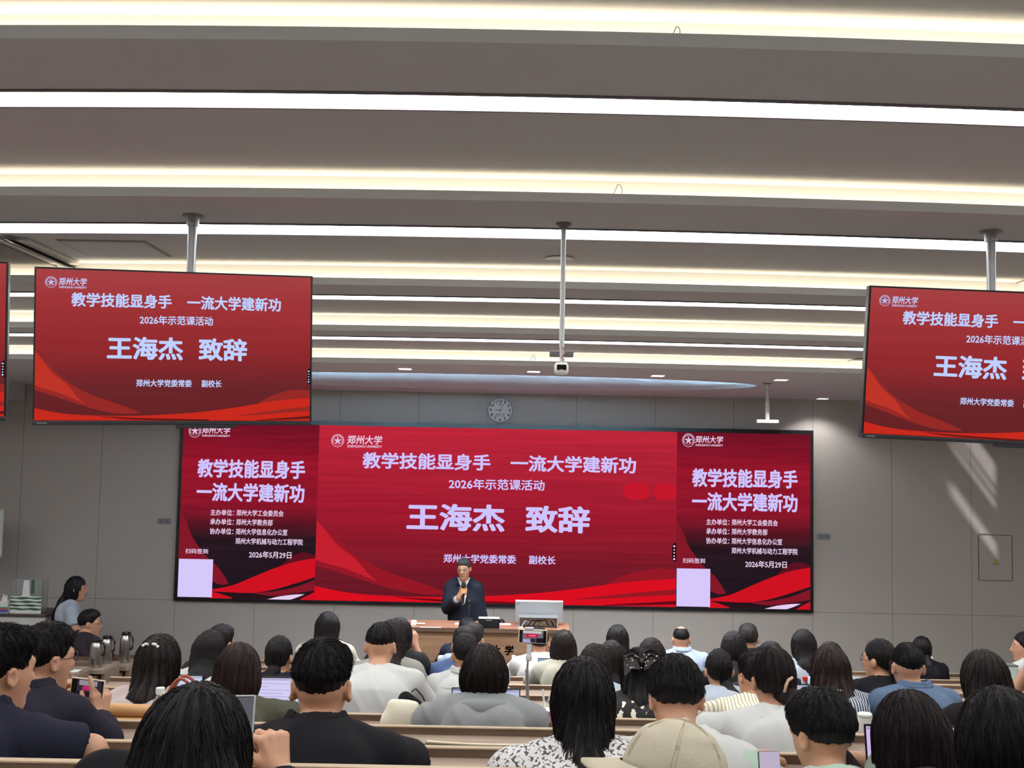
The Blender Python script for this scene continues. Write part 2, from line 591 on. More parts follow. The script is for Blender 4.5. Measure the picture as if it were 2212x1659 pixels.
def hair_mesh(style, seed, h, tail=None, t=None, nape=-0.015, L=-0.1, strands=0, bald=False, zcut=None):
    """hair in the head's own frame. tail: list of (point, half width, half depth) continuing down"""
    P = []
    cuts = []
    r = random.Random(seed)
    if style in ('short', 'crew', 'pony', 'bun'):
        t = t if t is not None else {'short': 0.018, 'crew': 0.008, 'pony': 0.013, 'bun': 0.014}[style]
        t *= 0.62
        P += [(ell((0, -0.012, 0.035), (0.074 + t * 0.7, 0.093 + t, 0.098 + t)), 0.012),
              (ell((0, -0.042, -0.015), (0.062 + t * 0.6, 0.058 + t, 0.072 + t * 0.6)), 0.015)]
        if style == 'short':
            P.append((ell((0, 0.03, 0.085), (0.064 + t, 0.062, 0.04 + t)), 0.02))
        zs = [nape, nape + 0.006, min(0.0, nape + 0.03), -0.005, 0.04, 0.07, 0.082]
        cuts.append(lambda X, Y, Z: (np.interp(Y, HL[0], zs) - Z + 0.0022 * np.sin(17 * np.arctan2(X, -Y) + seed) + 0.002 * np.sin(43 * np.arctan2(X, -Y) + seed)) * 0.75)
        for s in (-1, 1):
            e = ell((s * 0.088, -0.004, -0.018), (0.03, 0.034, 0.044))[2]
            cuts.append(lambda X, Y, Z, e=e: -e(X, Y, Z))
    else:
        t = (t if t is not None else 0.026) * 0.66
        P += [(ell((0, -0.014, 0.035), (0.075 + t, 0.094 + t, 0.098 + t * 0.8)), 0.02),
              (ell((0, -0.03, -0.03), (0.072 + t * 1.1, 0.072 + t, 0.12)), 0.05)]
        if style == 'bob':
            P.append((ell((0, -0.03, L + 0.055), (0.078 + t * 1.15, 0.074 + t, 0.075)), 0.04))
            cuts.append(lambda X, Y, Z: (L + 0.006 * np.sin(22 * np.arctan2(X, -Y) + seed) + 0.09 * np.maximum(0, Y) - Z) * 0.9)
        f = ell((0, 0.125, -0.05), (0.067, 0.082, 0.122))[2]
        cuts.append(lambda X, Y, Z: -f(X, Y, Z))
        nk = ell((0, 0.05, -0.16), (0.06, 0.075, 0.1))[2]
        cuts.append(lambda X, Y, Z: -nk(X, Y, Z))
    tp_ = []
    if tail:
        for (a, ra, da), (b, rb, db) in zip(tail, tail[1:]):
            (tp_ if style in ('short', 'crew', 'pony', 'bun') else P).append((seg(a, b, ra, rb, max(0.3, da / ra)), 0.03))
    if zcut is not None:
        cuts.append(lambda X, Y, Z: Z - zcut)
    if bald:
        bb = ell((0, 0.02, 0.15), (0.062, 0.09, 0.062))[2]
        cuts.append(lambda X, Y, Z: -bb(X, Y, Z))
    n1 = r.choice((19, 21, 23)); s1 = r.uniform(0, 6.28)
    A = 0.0032 if style != 'crew' else 0.0012

    def wp(X, Y, Z):
        ph = np.arctan2(X, -(Y + 0.01))
        am = 1.0 if style not in ('short', 'crew') else np.clip((Z - nape) / 0.06, 0.15, 1)
        tp = 0.0 if style not in ('short', 'crew') else 0.012 * np.clip((nape + 0.05 - Z) / 0.05, 0, 1) * (Y < 0.02)
        return tp + am * A * (np.sin(n1 * ph + 1.6 * np.sin(13 * Z + s1)) + 0.8 * np.sin(2.3 * n1 * ph + 2 * np.sin(17 * Z + 2 * s1)))
    V, Q = grow(P, h, cuts, wp)
    parts = [(V, Q)]
    if tp_:
        parts.append(grow(tp_, h, (), lambda X, Y, Z: 0.0012 * np.sin(260 * X + 2 * np.sin(30 * Z))))
    if strands and len(V):
        parts.append(strand_tubes(V, Q, strands, seed, style, nape))
    return parts


def strand_tubes(V, Q, n, seed, style, nape):
    r = np.random.RandomState(seed)
    P0 = V[Q[:, 0]]; e1 = V[Q[:, 2]] - P0; e2 = V[Q[:, 3]] - V[Q[:, 1]]
    fn = np.cross(e1, e2); fn /= np.linalg.norm(fn, axis=1)[:, None] + 1e-9
    cen = V[Q].mean(1)
    kd = KDTree(len(cen))
    for i, c in enumerate(cen):
        kd.insert(c, i)
    kd.balance()
    cropped = style in ('short', 'crew', 'pony', 'bun')
    up = np.array([0, -0.02, 0.02])
    out = ((cen - up) * fn).sum(1) > 0.02
    idx = r.choice(np.where(out)[0], n)
    short = style in ('short', 'crew')
    steps = 5 if short else 7
    sl = 0.008 if short else 0.02
    vs = []; qs = []
    for i in idx:
        p = Vector(cen[i]); nn = Vector(fn[i])
        pts = [p - nn * 0.004]
        lift = r.uniform(0.0003, 0.002) if not short else r.uniform(0.0005, 0.0025)
        jit = Vector(r.normal(0, 0.25 if short else 0.10, 3))
        for s in range(steps):
            rad = Vector((p.x, p.y + 0.01, 0))
            g = Vector((0, 0, -1.0)) + rad * (9.0 if p.z > 0.07 else 0.0) + jit
            d = (g - nn * g.dot(nn))
            if d.length < 1e-5:
                break
            d.normalize()
            p = p + d * sl * r.uniform(0.8, 1.2)
            c, j, dist = kd.find(p)
            if dist < 0.02:
                nn = Vector(fn[j]); p = c + nn * lift * (1 + s * (0.7 if short else 0.25))
            if cropped and p.z < nape + 0.03 and p.y > -0.115:
                break
            pts.append(p.copy())
        if len(pts) < 3:
            continue
        w0 = r.uniform(0.0011, 0.0021)
        o = len(vs)
        m = len(pts)
        for s, q in enumerate(pts):
            d = (pts[min(s + 1, m - 1)] - pts[max(s - 1, 0)])
            if d.length < 1e-7:
                d = Vector((0, 0, -1))
            d.normalize()
            a = d.cross(Vector((0.3, 0.9, 0.2))).normalized(); b = d.cross(a)
            w = w0 * (1 - 0.85 * (s / (m - 1)) ** 1.5)
            for k in range(3):
                tt = 2.094 * k
                vs.append(q + (a * math.cos(tt) + b * math.sin(tt)) * w)
        for s in range(m - 1):
            for k in range(3):
                qs.append((o + s * 3 + k, o + s * 3 + (k + 1) % 3, o + s * 3 + 3 + (k + 1) % 3, o + s * 3 + 3 + k))
    return np.array([tuple(v) for v in vs], np.float32), np.array(qs, np.int64)


PEOPLE = []


def person(label, u, v, Yrow, floor, hair=('short', 'black'), top=('tee', None), sex='m', lean=0.08, lx=0.0, yaw=0.0, pitch=0.0, roll=0.0,
           rz=0.0, arms=None, sleeve='short', tail=None, hk=None, trousers=(40, 42, 50), stand=False, sh=None, group=None, slump=0.03, bulk=1.0,
           collar=None, neck=0.057, fa=0.0065, skin=None, face=False, hair_t=0.006, opened=None, nk_drop=None, hs=1.0):
    """a seated (or standing) figure whose crown is seen at u, v; faces +Y before rz"""
    cz, sz = math.cos(rz), math.sin(rz)
    Yh = Yrow + lean * cz + lx * sz
    Pt = at(u, v, Yh)
    ht = Pt.z - floor
    root = thing('person', label, 'person', (Pt.x - (lx * cz - lean * sz), Yrow, floor), rz, group)
    hb = 0.0075 if Yrow < 3.2 else (0.009 if Yrow < 5.5 else 0.0115)
    sh = (sh or (0.19 if sex == 'm' else 0.165)) * 0.87
    R = (Matrix.Rotation(yaw, 3, 'Z') @ Matrix.Rotation(roll, 3, 'Y') @ Matrix.Rotation(-pitch, 3, 'X')) * hs
    Hc = Vector((lx, lean + (0.045 if not stand else 0.025) + 0.09 * math.sin(pitch), ht - 0.133 * HS * hs - hair_t))
    zn = Hc.z - (nk_drop or (0.095 if not stand else 0.135))
    Nk = Vector((lx, lean - 0.015, zn))
    hip = Vector((0, -0.02, 0.53 if not stand else 0.52 * ht + 0.02))
    mid = hip.lerp(Nk, 0.33) + Vector((0, -slump * 0.6, 0)); ch = hip.lerp(Nk, 0.66) + Vector((0, -slump, 0))
    S = {s: Nk + Vector((s * sh, -0.01, -0.065)) for s in (-1, 1)}
    w = (1.0 if sex == 'm' else 0.88) * bulk

    def torso(o):
        P = [(ell(hip, (0.165 * w + o, 0.125 + o, 0.12 + o)), 0.04),
             (seg(hip, mid, 0.15 * w + o, 0.142 * w + o, 0.75), 0.05),
             (seg(mid, ch, 0.142 * w + o, 0.158 * w + o, 0.72), 0.05),
             (seg(ch, Nk + Vector((0, -0.012, -0.07)), 0.158 * w + o, 0.085 + o, 0.75), 0.05)]
        for s in (-1, 1):
            P.append((seg(Nk + Vector((0, -0.015, -0.05)), S[s], 0.056 + o, 0.05 + o), 0.05))
            P.append((seg(Nk + Vector((s * 0.02, -0.018, 0.0)), Nk.lerp(S[s], 0.62) + Vector((0, -0.005, 0.016)), 0.031 + o * 0.6, 0.034 + o), 0.03))
            P.append((ell(ch + Vector((s * 0.075, -0.06, 0.02)), (0.07 + o, 0.045 + o, 0.1 + o)), 0.05))
        return P
    legs = []
    for s in (-1, 1):
        hp = hip + Vector((s * 0.085, 0.02, -0.02))
        if stand:
            kn = Vector((s * 0.09, 0.02, 0.27 * ht)); an = Vector((s * 0.095, -0.01, 0.07))
        else:
            kn = Vector((s * 0.10, 0.33, 0.50)); an = Vector((s * 0.10, 0.28, 0.08))
        legs.append((hp, kn, an))
    A = {}
    arms = arms or {}
    loc_ = lambda q: Matrix.Rotation(-rz, 3, 'Z') @ (at(*q) - root.location)
    for s in (-1, 1):
        a = arms.get(s)
        if a is not None:
            a = dict(a)
            for kk in ('E', 'W'):
                if kk + 'px' in a:
                    a[kk] = loc_(a[kk + 'px'])
        if a is None:
            zd = 0.79
            E = Vector((s * (sh + 0.075), lean + 0.13, max(zn - 0.27, zd + 0.01)))
            W = Vector((s * 0.13, max(0.3, lean + 0.22), zd))
            a = dict(E=E, W=W, d=(-s * 0.35, 1, -0.1), n=(0, 0, -1))
        a['E'] = Vector(a['E']); a['W'] = Vector(a['W'])
        A[s] = a
    # the body, one surface
    B = torso(0.0)
    B.append((seg(Hc + R @ Vector((0, -0.022, -0.055)), Nk + Vector((0, -0.005, -0.03)), 0.049 if sex == 'm' else 0.042, 0.052 if sex == 'm' else 0.045), 0.022))
    hands = []
    for s in (-1, 1):
        a = A[s]
        B.append((seg(S[s], a['E'], 0.05 * (1 if sex == 'm' else 0.86), 0.04 * (1 if sex == 'm' else 0.86)), 0.03))
        B.append((seg(a['E'], a['W'], 0.041 * (1 if sex == 'm' else 0.86), 0.026), 0.02))
        hp_ = hand_prims(a['W'], a['d'], a['n'], a.get('side', s), a.get('curl', (0.35, 0.45, 0.3)), a.get('thumb', 0.35), a.get('spread', 0.1), a.get('index'))
        hp_.append((seg(Vector(a['W']) - (Vector(a['W']) - a['E']).normalized() * 0.03, a['W'], 0.027, 0.025), 0.015))
        hands.append(hp_)
    for hp, kn, an in legs:
        B.append((seg(hp, kn, 0.075 * w, 0.055), 0.03)); B.append((seg(kn, an, 0.052, 0.038), 0.03))
        B.append((seg(an + Vector((0, -0.03, -0.03)), an + Vector((0, 0.15, -0.045)), 0.035, 0.03), 0.02))
    B += head_prims(Hc, R)
    ec = []
    if Yrow < 6:
        for s in (-1, 1):
            e_ = ell(Hc + R @ Vector((s * 0.094, -0.018, 0.0)) * HS, (0.013, 0.011, 0.02), R)[2]
            ec.append(lambda X, Y, Z, e_=e_: -e_(X, Y, Z))
    parts = [grow(B, hb, ec)] + [grow(q, 0.0055 if Yrow < 6 else 0.007) for q in hands]
    if Yrow > 6 and not face:
        pass
    me = mesh_of(parts, 'body')
    link(me, 'body', skin or SKIN(), root)
    # clothes
    kind, cm = top
    o = {'tee': 0.013, 'shirt': 0.015, 'polo': 0.014, 'jacket': 0.022, 'hoodie': 0.024, 'blouse': 0.015}[kind]
    Cp = torso(o)
    for s in (-1, 1):
        a = A[s]; E = a['E']; W = a['W']
        oo = o + (0.006 if kind in ('tee', 'polo', 'hoodie', 'jacket') else 0.004)
        if sleeve == 'short':
            cut = S[s].lerp(E, 0.84)
            Cp.append((seg(S[s], cut, 0.05 + oo, 0.047 + oo + 0.006, flat=True), 0.03))
        elif sleeve == 'long':
            Cp.append((seg(S[s], E, 0.05 + oo, 0.041 + oo), 0.03))
            cw = E.lerp(W, a.get('cuff', 0.93))
            Cp.append((seg(E, cw, 0.041 + oo, 0.028 + oo, flat=True), 0.02))
    cuts = []
    nk = ell(Nk + Vector((0, 0.012, 0.035)), (neck, neck * 1.05, 0.055))[2]
    cuts.append(lambda X, Y, Z: -nk(X, Y, Z))
    nk2 = seg(Nk + Vector((0, 0.0, 0.0)), Nk + Vector((0, 0.03, 0.2)), neck * 0.93, neck)[2]
    cuts.append(lambda X, Y, Z: -nk2(X, Y, Z))
    if opened:
        op = ell(Nk + Vector((0, 0.10, -0.07)), (0.034, 0.1, 0.15))[2]
        cuts.append(lambda X, Y, Z: -op(X, Y, Z))
        us = [grow(torso(0.005), hb, [lambda X, Y, Z: -nk2(X, Y, Z), lambda X, Y, Z: hip.z - Z], folds(3, 0.0))]
        cpp = []
        for s in (-1, 1):
            cpp.append((seg(Nk + Vector((s * 0.062, 0.0, 0.04)), Nk + Vector((s * 0.022, 0.085, -0.02)), 0.011, 0.013), 0.01))
        us.append(grow(cpp, 0.006))
        for s in (-1, 1):
            if A[s].get('cuff'):
                us.append(grow([(seg(A[s]['E'].lerp(A[s]['W'], A[s]['cuff'] - 0.05), A[s]['E'].lerp(A[s]['W'], A[s]['cuff'] + 0.12), 0.037, 0.034, flat=True), 0.01)], 0.007))
        link(mesh_of(us, 'shirt'), 'shirt', opened, root)
        for s in (-1, 1):
            lp = [(seg(Nk + Vector((s * 0.075, -0.02, 0.045)), Nk + Vector((s * 0.06, 0.075, 0.0)), 0.013, 0.015), 0.01),
                  (seg(Nk + Vector((s * 0.068, 0.068, 0.0)), Nk + Vector((s * 0.078, 0.088, -0.03)), 0.015, 0.011), 0.012)]
            link(mesh_of([grow(lp, 0.0065)], 'lapel'), 'lapel', cm, root)
    zb = hip.z - (0.09 if not stand else 0.1)
    cuts.append(lambda X, Y, Z: zb - Z)
    cname = {'tee': 't_shirt', 'shirt': 'shirt', 'polo': 'polo_shirt', 'jacket': 'jacket', 'hoodie': 'hooded_jacket', 'blouse': 'blouse'}[kind]
    sd = int(abs(u * 7 + v)) % 9973
    cl = [grow(Cp, hb * 1.05, cuts, folds(sd, fa))]
    if kind in ('shirt', 'polo') or collar:
        cp = []
        rr = neck + 0.014
        pts = []
        for i in range(15):
            t = math.radians(-125 + 250 * i / 14) - math.pi / 2
            pts.append(Nk + Vector((rr * math.cos(t), -0.004 + rr * 1.02 * math.sin(t), 0.03 - 0.035 * max(0, math.sin(t)))))
        for p, q in zip(pts, pts[1:]):
            cp.append((seg(p + Vector((0, 0, 0.016)), q + Vector((0, 0, 0.016)), 0.0085, 0.0085), 0.01))
            cp.append((seg(p * 1.0 + (p - Nk) * 0.16 - Vector((0, 0, 0.006)), q + (q - Nk) * 0.16 - Vector((0, 0, 0.006)), 0.0085, 0.0085), 0.01))
        cl.append(grow(cp, 0.0065))
    if kind == 'hoodie':
        hp = []
        base = Nk + Vector((0, -0.085 + 0.1 * (lean - 0.1), -0.035))
        pts = [Nk + Vector((s * 0.095, 0.03, 0.0)) for s in (-1,)]
        ring = []
        for i in range(13):
            t = math.radians(215 + 110 * i / 12)
            ring.append(Nk + Vector((0.105 * math.cos(t), -0.02 + 0.105 * math.sin(t), 0.002)))
        for i, (p, q) in enumerate(zip(ring, ring[1:])):
            r0, r1 = (0.008 + 0.017 * math.sin(math.pi * j / 12) for j in (i, i + 1))
            hp.append((seg(p, q, r0, r1), 0.03))
        hp.append((ell(base + Vector((0, -0.015, -0.045)), (0.088, 0.042, 0.075)), 0.05))
        hd = mesh_of([grow(hp, hb, (), folds(sd + 5, 0.005))], 'hood')
        link(hd, 'hood', cm, root)
    link(mesh_of(cl, cname), cname, cm, root)
    tp = [(ell(hip, (0.175 * w, 0.135, 0.115)), 0.04)]
    for hp, kn, an in legs:
        tp.append((seg(hp, kn, 0.086 * w, 0.068), 0.03)); tp.append((seg(kn, an, 0.066, 0.052), 0.03))
    zt = hip.z + 0.03
    link(mesh_of([grow(tp, 0.014, [lambda X, Y, Z: Z - zt])], 'trousers'), 'trousers', mat('trousers_%d_%d_%d' % trousers, trousers, 0.85), root)
    sp = []
    for hp, kn, an in legs:
        sp.append((seg(an + Vector((0, -0.04, -0.035)), an + Vector((0, 0.15, -0.045)), 0.04, 0.036), 0.02))
    for q in sp:
        link(mesh_of([grow([q], 0.011, [lambda X, Y, Z: 0.002 - Z])], 'shoe'), 'shoe', mat('shoe_dark', (40, 38, 38), 0.6), root)
    # hair
    st, hm = hair[0], hair[1]
    kw = dict(hair[2]) if len(hair) > 2 else {}
    if tail:
        Ri = R.inverted()
        kw['tail'] = [(tuple(Ri @ Vector(p)), a, b) for p, a, b in tail]
    hh = 0.0055 if Yrow < 3.3 else (0.0065 if Yrow < 6 else 0.0085)
    ns = kw.pop('strands', 1500 if Yrow < 3.3 else (700 if Yrow < 5.6 else 0))
    ho = link(mesh_of(hair_mesh(st, sd, hh, strands=ns, **kw), 'hair'), 'hair', hm, root)
    ho.location = Hc; ho.rotation_euler = R.normalized().to_euler(); ho.scale = (HS * hs, HS * hs, HS * hs)
    PEOPLE.append((root, label, stand, Nk))
    return root, Hc, R, ho


def glasses(root, Hc, R, m=None):
    mb = MB()
    for s in (-1, 1):
        pts = [(s * 0.034 + 0.024 * math.cos(t), 0.106 - 0.012 * abs(math.cos(t)) * (1 if s * math.cos(t) > 0 else 0), 0.008 + 0.018 * math.sin(t)) for t in [2 * math.pi * i / 14 for i in range(15)]]
        mb.tube(pts, 0.0016, 5)
        mb.tube([(s * 0.058, 0.094, 0.012), (s * 0.077, 0.05, 0.012), (s * 0.082, -0.01, 0.014), (s * 0.082, -0.03, 0.0)], 0.0016, 5)
    mb.tube([(-0.011, 0.107, 0.012), (0, 0.11, 0.015), (0.011, 0.107, 0.012)], 0.0015, 5)
    o = mb.build('glasses', m or mat('glasses_frame', (40, 38, 40), 0.4), root, smooth=True)
    k_ = HS * R.median_scale
    o.location = Hc; o.rotation_euler = R.normalized().to_euler(); o.scale = (k_, k_, k_)
    return o



def face_parts(root, Hc, R, brow=(40, 34, 32)):
    """eyes, brows and lips set on the face"""
    for s in (-1, 1):
        mb = MB()
        vs = []
        e = MB().lathe([(0.001, -0.0075), (0.008, -0.006), (0.0135, 0), (0.008, 0.006), (0.001, 0.0075)], 14)
        e.v = [(x, z * 0.9, y * 0.48) for x, y, z in e.v]
        o = e.build('eye', mat('eye_white', (226, 220, 214), 0.3), root, smooth=True)
        o.location = Hc + R @ Vector((s * 0.032, 0.0835, 0.012)) * HS; o.rotation_euler = R.normalized().to_euler()
        p = MB().cyl((0, 0.0055, 0), (0, 0.0085, 0), 0.0062, n=12).build('iris', mat('iris_dark', (30, 22, 18), 0.2), o)
        b = MB().tube([(-0.019, -0.004, 0), (-0.008, 0.002, 0.005), (0.008, 0.003, 0.006), (0.019, -0.003, 0.001)], 0.0034, 6, 0.002).build('eyebrow', mat('brow_%d' % brow[0], brow, 0.7), root, smooth=True)
        b.location = Hc + R @ Vector((s * 0.033, 0.0865, 0.034)) * HS; b.rotation_euler = R.normalized().to_euler()
    l = MB().tube([(-0.023, -0.008, 0.0), (-0.01, 0.001, 0.003), (0, 0.002, 0.001), (0.01, 0.001, 0.003), (0.023, -0.008, 0)], 0.0045, 8, 0.004).build('lips', mat('lip_colour', (168, 104, 94), 0.45), root, smooth=True)
    l.location = Hc + R @ Vector((0, 0.095, -0.062)) * HS; l.rotation_euler = R.normalized().to_euler()
# ------------------------------------------------------------------ the hall
XW = 6.6; YB = -3.6; YF = 12.3
wall_m = None


def wall_material():
    m, nt, b = nodes_of('wall_panels')
    tc = N(nt, 'ShaderNodeTexCoord'); sp = N(nt, 'ShaderNodeSeparateXYZ'); nt.links.new(tc.outputs['Object'], sp.inputs[0])

    def line(axis, off, pitch, wdt):
        a = N(nt, 'ShaderNodeMath', operation='ADD'); a.inputs[1].default_value = off; nt.links.new(sp.outputs[axis], a.inputs[0])
        q = N(nt, 'ShaderNodeMath', operation='DIVIDE'); q.inputs[1].default_value = pitch; nt.links.new(a.outputs[0], q.inputs[0])
        f = N(nt, 'ShaderNodeMath', operation='FRACT'); nt.links.new(q.outputs[0], f.inputs[0])
        l = N(nt, 'ShaderNodeMath', operation='LESS_THAN'); l.inputs[1].default_value = wdt / pitch; nt.links.new(f.outputs[0], l.inputs[0])
        return l.outputs[0]
    v = line(0, 100 * 0.9025 - 3.449, 0.9025, 0.006)
    hz = line(2, 30 - 1.045, 30, 0.006)
    mx = N(nt, 'ShaderNodeMath', operation='MAXIMUM'); nt.links.new(v, mx.inputs[0]); nt.links.new(hz, mx.inputs[1])
    c = N(nt, 'ShaderNodeMix', data_type='RGBA'); c.inputs[6].default_value = (*lin(176, 170, 164), 1); c.inputs[7].default_value = (*lin(126, 121, 118), 1)
    nt.links.new(mx.outputs[0], c.inputs[0]); nt.links.new(c.outputs[2], b.inputs['Base Color'])
    b.inputs['Roughness'].default_value = 0.75
    return m


WALL = wall_material()
PLASTER = mat('side_plaster', (190, 184, 178), 0.85)
CEIL = mat('ceiling_paint', (196, 199, 203), 0.85, var=0.02, vscale=2)
FLOOR = mat('floor_vinyl', (128, 122, 116), 0.5, var=0.08, vscale=5)

LIPS = [-2.75, -1.3, 0.15, 1.6, 3.028, 4.469, 6.012, 7.265, 8.518]
ZS = [4.46, 4.35, 4.24, 4.13, 4.019, 3.917, 3.804, 3.682, 3.567, 3.457]     # underside before the first lip and after each lip
STRIPS = [(-0.85, -0.69, 4.24), (0.6, 0.76, 4.13), (2.03, 2.19, 4.019), (3.47, 3.62, 3.917), (4.988, 5.205, 3.804), (6.387, 6.539, 3.682), (7.591, 7.76, 3.567)]
bow = lambda x: x * x / 60.0
XS = [-XW + 2 * XW * i / 44 for i in range(45)]

prof = [(YB, ZS[0])]
for l, z0, z1 in zip(LIPS, ZS, ZS[1:]):
    prof += [(l + 0.075, z0), (l + 0.075, z1 + 0.012), (l + 0.012, z1 + 0.012), (l + 0.012, z1 + 0.04), (l, z1 + 0.04), (l, z1)]
mb = MB()
vs = []
for i, x in enumerate(XS):
    for j, (y, z) in enumerate(prof):
        vs.append((x, y + (bow(x) if j else 0), z))
n = len(prof)
fs = [(i * n + j, (i + 1) * n + j, (i + 1) * n + j + 1, i * n + j + 1) for i in range(len(XS) - 1) for j in range(n - 1)]
mb.add(vs, fs)
# the flat front bay with its lens-shaped raised cove
LX, LA = -0.4, 2.75
lens = lambda x: math.sqrt(max(0.0, 1 - ((x - LX) / LA) ** 2))
yn = lambda x: 10.3 - 0.8 * lens(x)
yf = lambda x: 10.3 + 1.3 * lens(x)
ZC = ZS[-1]; DH = 0.3
xs = sorted(set([round(q, 4) for q in XS] + [round(LX + LA * math.sin(math.pi * (i / 40 - 0.5)), 4) for i in range(41)]))
for a, b in zip(xs, xs[1:]):
    mid = (a + b) / 2
    l5 = lambda x: LIPS[-1] + bow(x)
    if abs(mid - LX) < LA:
        mb.add([(a, l5(a), ZC), (b, l5(b), ZC), (b, yn(b), ZC), (a, yn(a), ZC)], [(0, 1, 2, 3)])
        mb.add([(a, yf(a), ZC), (b, yf(b), ZC), (b, YF, ZC), (a, YF, ZC)], [(0, 1, 2, 3)])
        g0 = lambda x: yn(x) - 0.26 * min(1, lens(x) * 2)          # the ledge that hides the light line
        for (p0, p1), (q0, q1) in (((yn, 0.022), (yn, 0.0)), ((lambda x: yn(x) - 0.008, 0.022), (yn, 0.022)), ((lambda x: yn(x) - 0.008, 0.002), (lambda x: yn(x) - 0.008, 0.022)),
                                   ((g0, 0.002), (lambda x: yn(x) - 0.008, 0.002)), ((g0, DH), (g0, 0.002))):
            mb.add([(a, p0(a), ZC + p1), (b, p0(b), ZC + p1), (b, q0(b), ZC + q1), (a, q0(a), ZC + q1)], [(0, 1, 2, 3)])
        for s in range(12):
            q = []
            for x, t_ in ((a, s / 12), (b, s / 12), (b, (s + 1) / 12), (a, (s + 1) / 12)):
                q.append((x, g0(x) + t_ * (yf(x) - g0(x)), ZC + DH * (1 - t_ ** 1.6)))
            mb.add(q, [(0, 1, 2, 3)])
    else:
        mb.add([(a, l5(a), ZC), (b, l5(b), ZC), (b, YF, ZC), (a, YF, ZC)], [(0, 1, 2, 3)])
ceil = struct('ceiling', mb, CEIL)
struct('trim_1', MB().box(-XW, -5.58, 11.7, YF, 3.27, ZC - 0.001), CEIL)

struct('wall_front', MB().box(-XW, XW, YF, YF + 0.15, -0.1, 4.6), WALL)
struct('wall_back', MB().box(-XW, XW, YB - 0.15, YB, -0.1, 4.6), PLASTER)
struct('wall_left', MB().box(-XW - 0.15, -XW, YB, YF, -0.1, 4.6), PLASTER)
# right wall with an added unseen opening that shapes light patches on the front wall
WY0, WY1, WZ0, WZ1 = 10.68, 11.3, 0.02, 1.3
mb = MB().box(XW, XW + 0.15, YB, WY0, -0.1, 4.6).box(XW, XW + 0.15, WY1, YF, -0.1, 4.6)
mb.box(XW, XW + 0.15, WY0, WY1, -0.1, WZ0).box(XW, XW + 0.15, WY0, WY1, WZ1, 4.6)
struct('wall_right', mb, PLASTER)
mb = MB()
for z0, z1 in ((0.33, 0.69), (0.8, 0.83), (0.09, 0.137), (0.93, 0.95)):
    mb.box(XW + 0.05, XW + 0.08, WY0, WY1, z0, z1)
struct('sun_patch_slats', mb, mat('slat_grey', (150, 150, 152), 0.5))  # unseen bars added to cut the incoming light into diagonal bands
gl = bpy.data.lights.new('sun_glint', 'SUN'); gl.energy = 3.4; gl.angle = 0.03; gl.color = (1.0, 0.95, 0.93)      # added sun lamp from below, standing in for reflected sunlight
go = bpy.data.objects.new('sun_glint', gl); COL.objects.link(go); go.location = (9, 9, -3)
go.rotation_euler = Vector((-1, 0.94, 1.37)).to_track_quat('-Z', 'Y').to_euler()

LIPY = [10.15 - 0.85 * k for k in range(10)]
LIPZ = [0.804, 0.91, 1.037, 1.152, 1.266, 1.397, 1.535, 1.693, 1.841, 2.018]
FL = [0.0] + [z - 0.79 for z in LIPZ[1:]]
mb = MB().box(-XW, XW, LIPY[0] - 0.0, YF, -0.1, 0.0)
for k in range(10):
    y0 = LIPY[k + 1] + 0.02 if k < 9 else YB
    y1 = LIPY[k] + 0.02 if k else LIPY[0]
    mb.box(-XW, XW, y0, y1, -0.1, FL[k])
struct('floor', mb, FLOOR)
struct('baseboard_front', MB().box(-XW, XW, YF - 0.015, YF, 0, 0.1), mat('baseboard', (110, 104, 98), 0.6))

# ------------------------------------------------------------------ lamps of the ceiling
TUBE = emit('tube_light', (250, 248, 246), L_STRIP)
COVE = emit('cove_light', (255, 233, 194), L_COVE)
ARC = emit('arc_light', (190, 232, 255), L_DOME)
strip_l = ['behind the camera, over the last rows', 'over the seats behind the camera', 'just behind the top edge of the photo', 'widest and nearest, highest in the photo',
           'second from the top, passing behind the television poles', 'third from the top, level with the hanging televisions', 'thinnest and farthest, lowest in the photo']
strip_l = ['first cold white ceiling light strip, over the back wall end', 'second cold white ceiling light strip, behind the camera', 'cold white ceiling light strip just above the top of the photo',
           'broad cold white ceiling light strip, topmost and nearest in the photo', 'cold white ceiling light strip crossed by the television poles, second from the top',
           'cold white ceiling light strip third from the top, running behind the televisions', 'thinnest cold white ceiling light strip, lowest and farthest of the straight ones']


def arc_box(mb, y0, y1, z0, z1):
    vs = []
    for x in XS:
        b = bow(x)
        vs += [(x, y0 + b, z0), (x, y1 + b, z0), (x, y1 + b, z1), (x, y0 + b, z1)]
    fs = []
    for i in range(len(XS) - 1):
        for j in range(4):
            fs.append((i * 4 + j, i * 4 + (j + 1) % 4, i * 4 + 4 + (j + 1) % 4, i * 4 + 4 + j))
    fs += [(0, 1, 2, 3), tuple(len(vs) - 4 + i for i in range(4))]
    return mb.add(vs, fs)


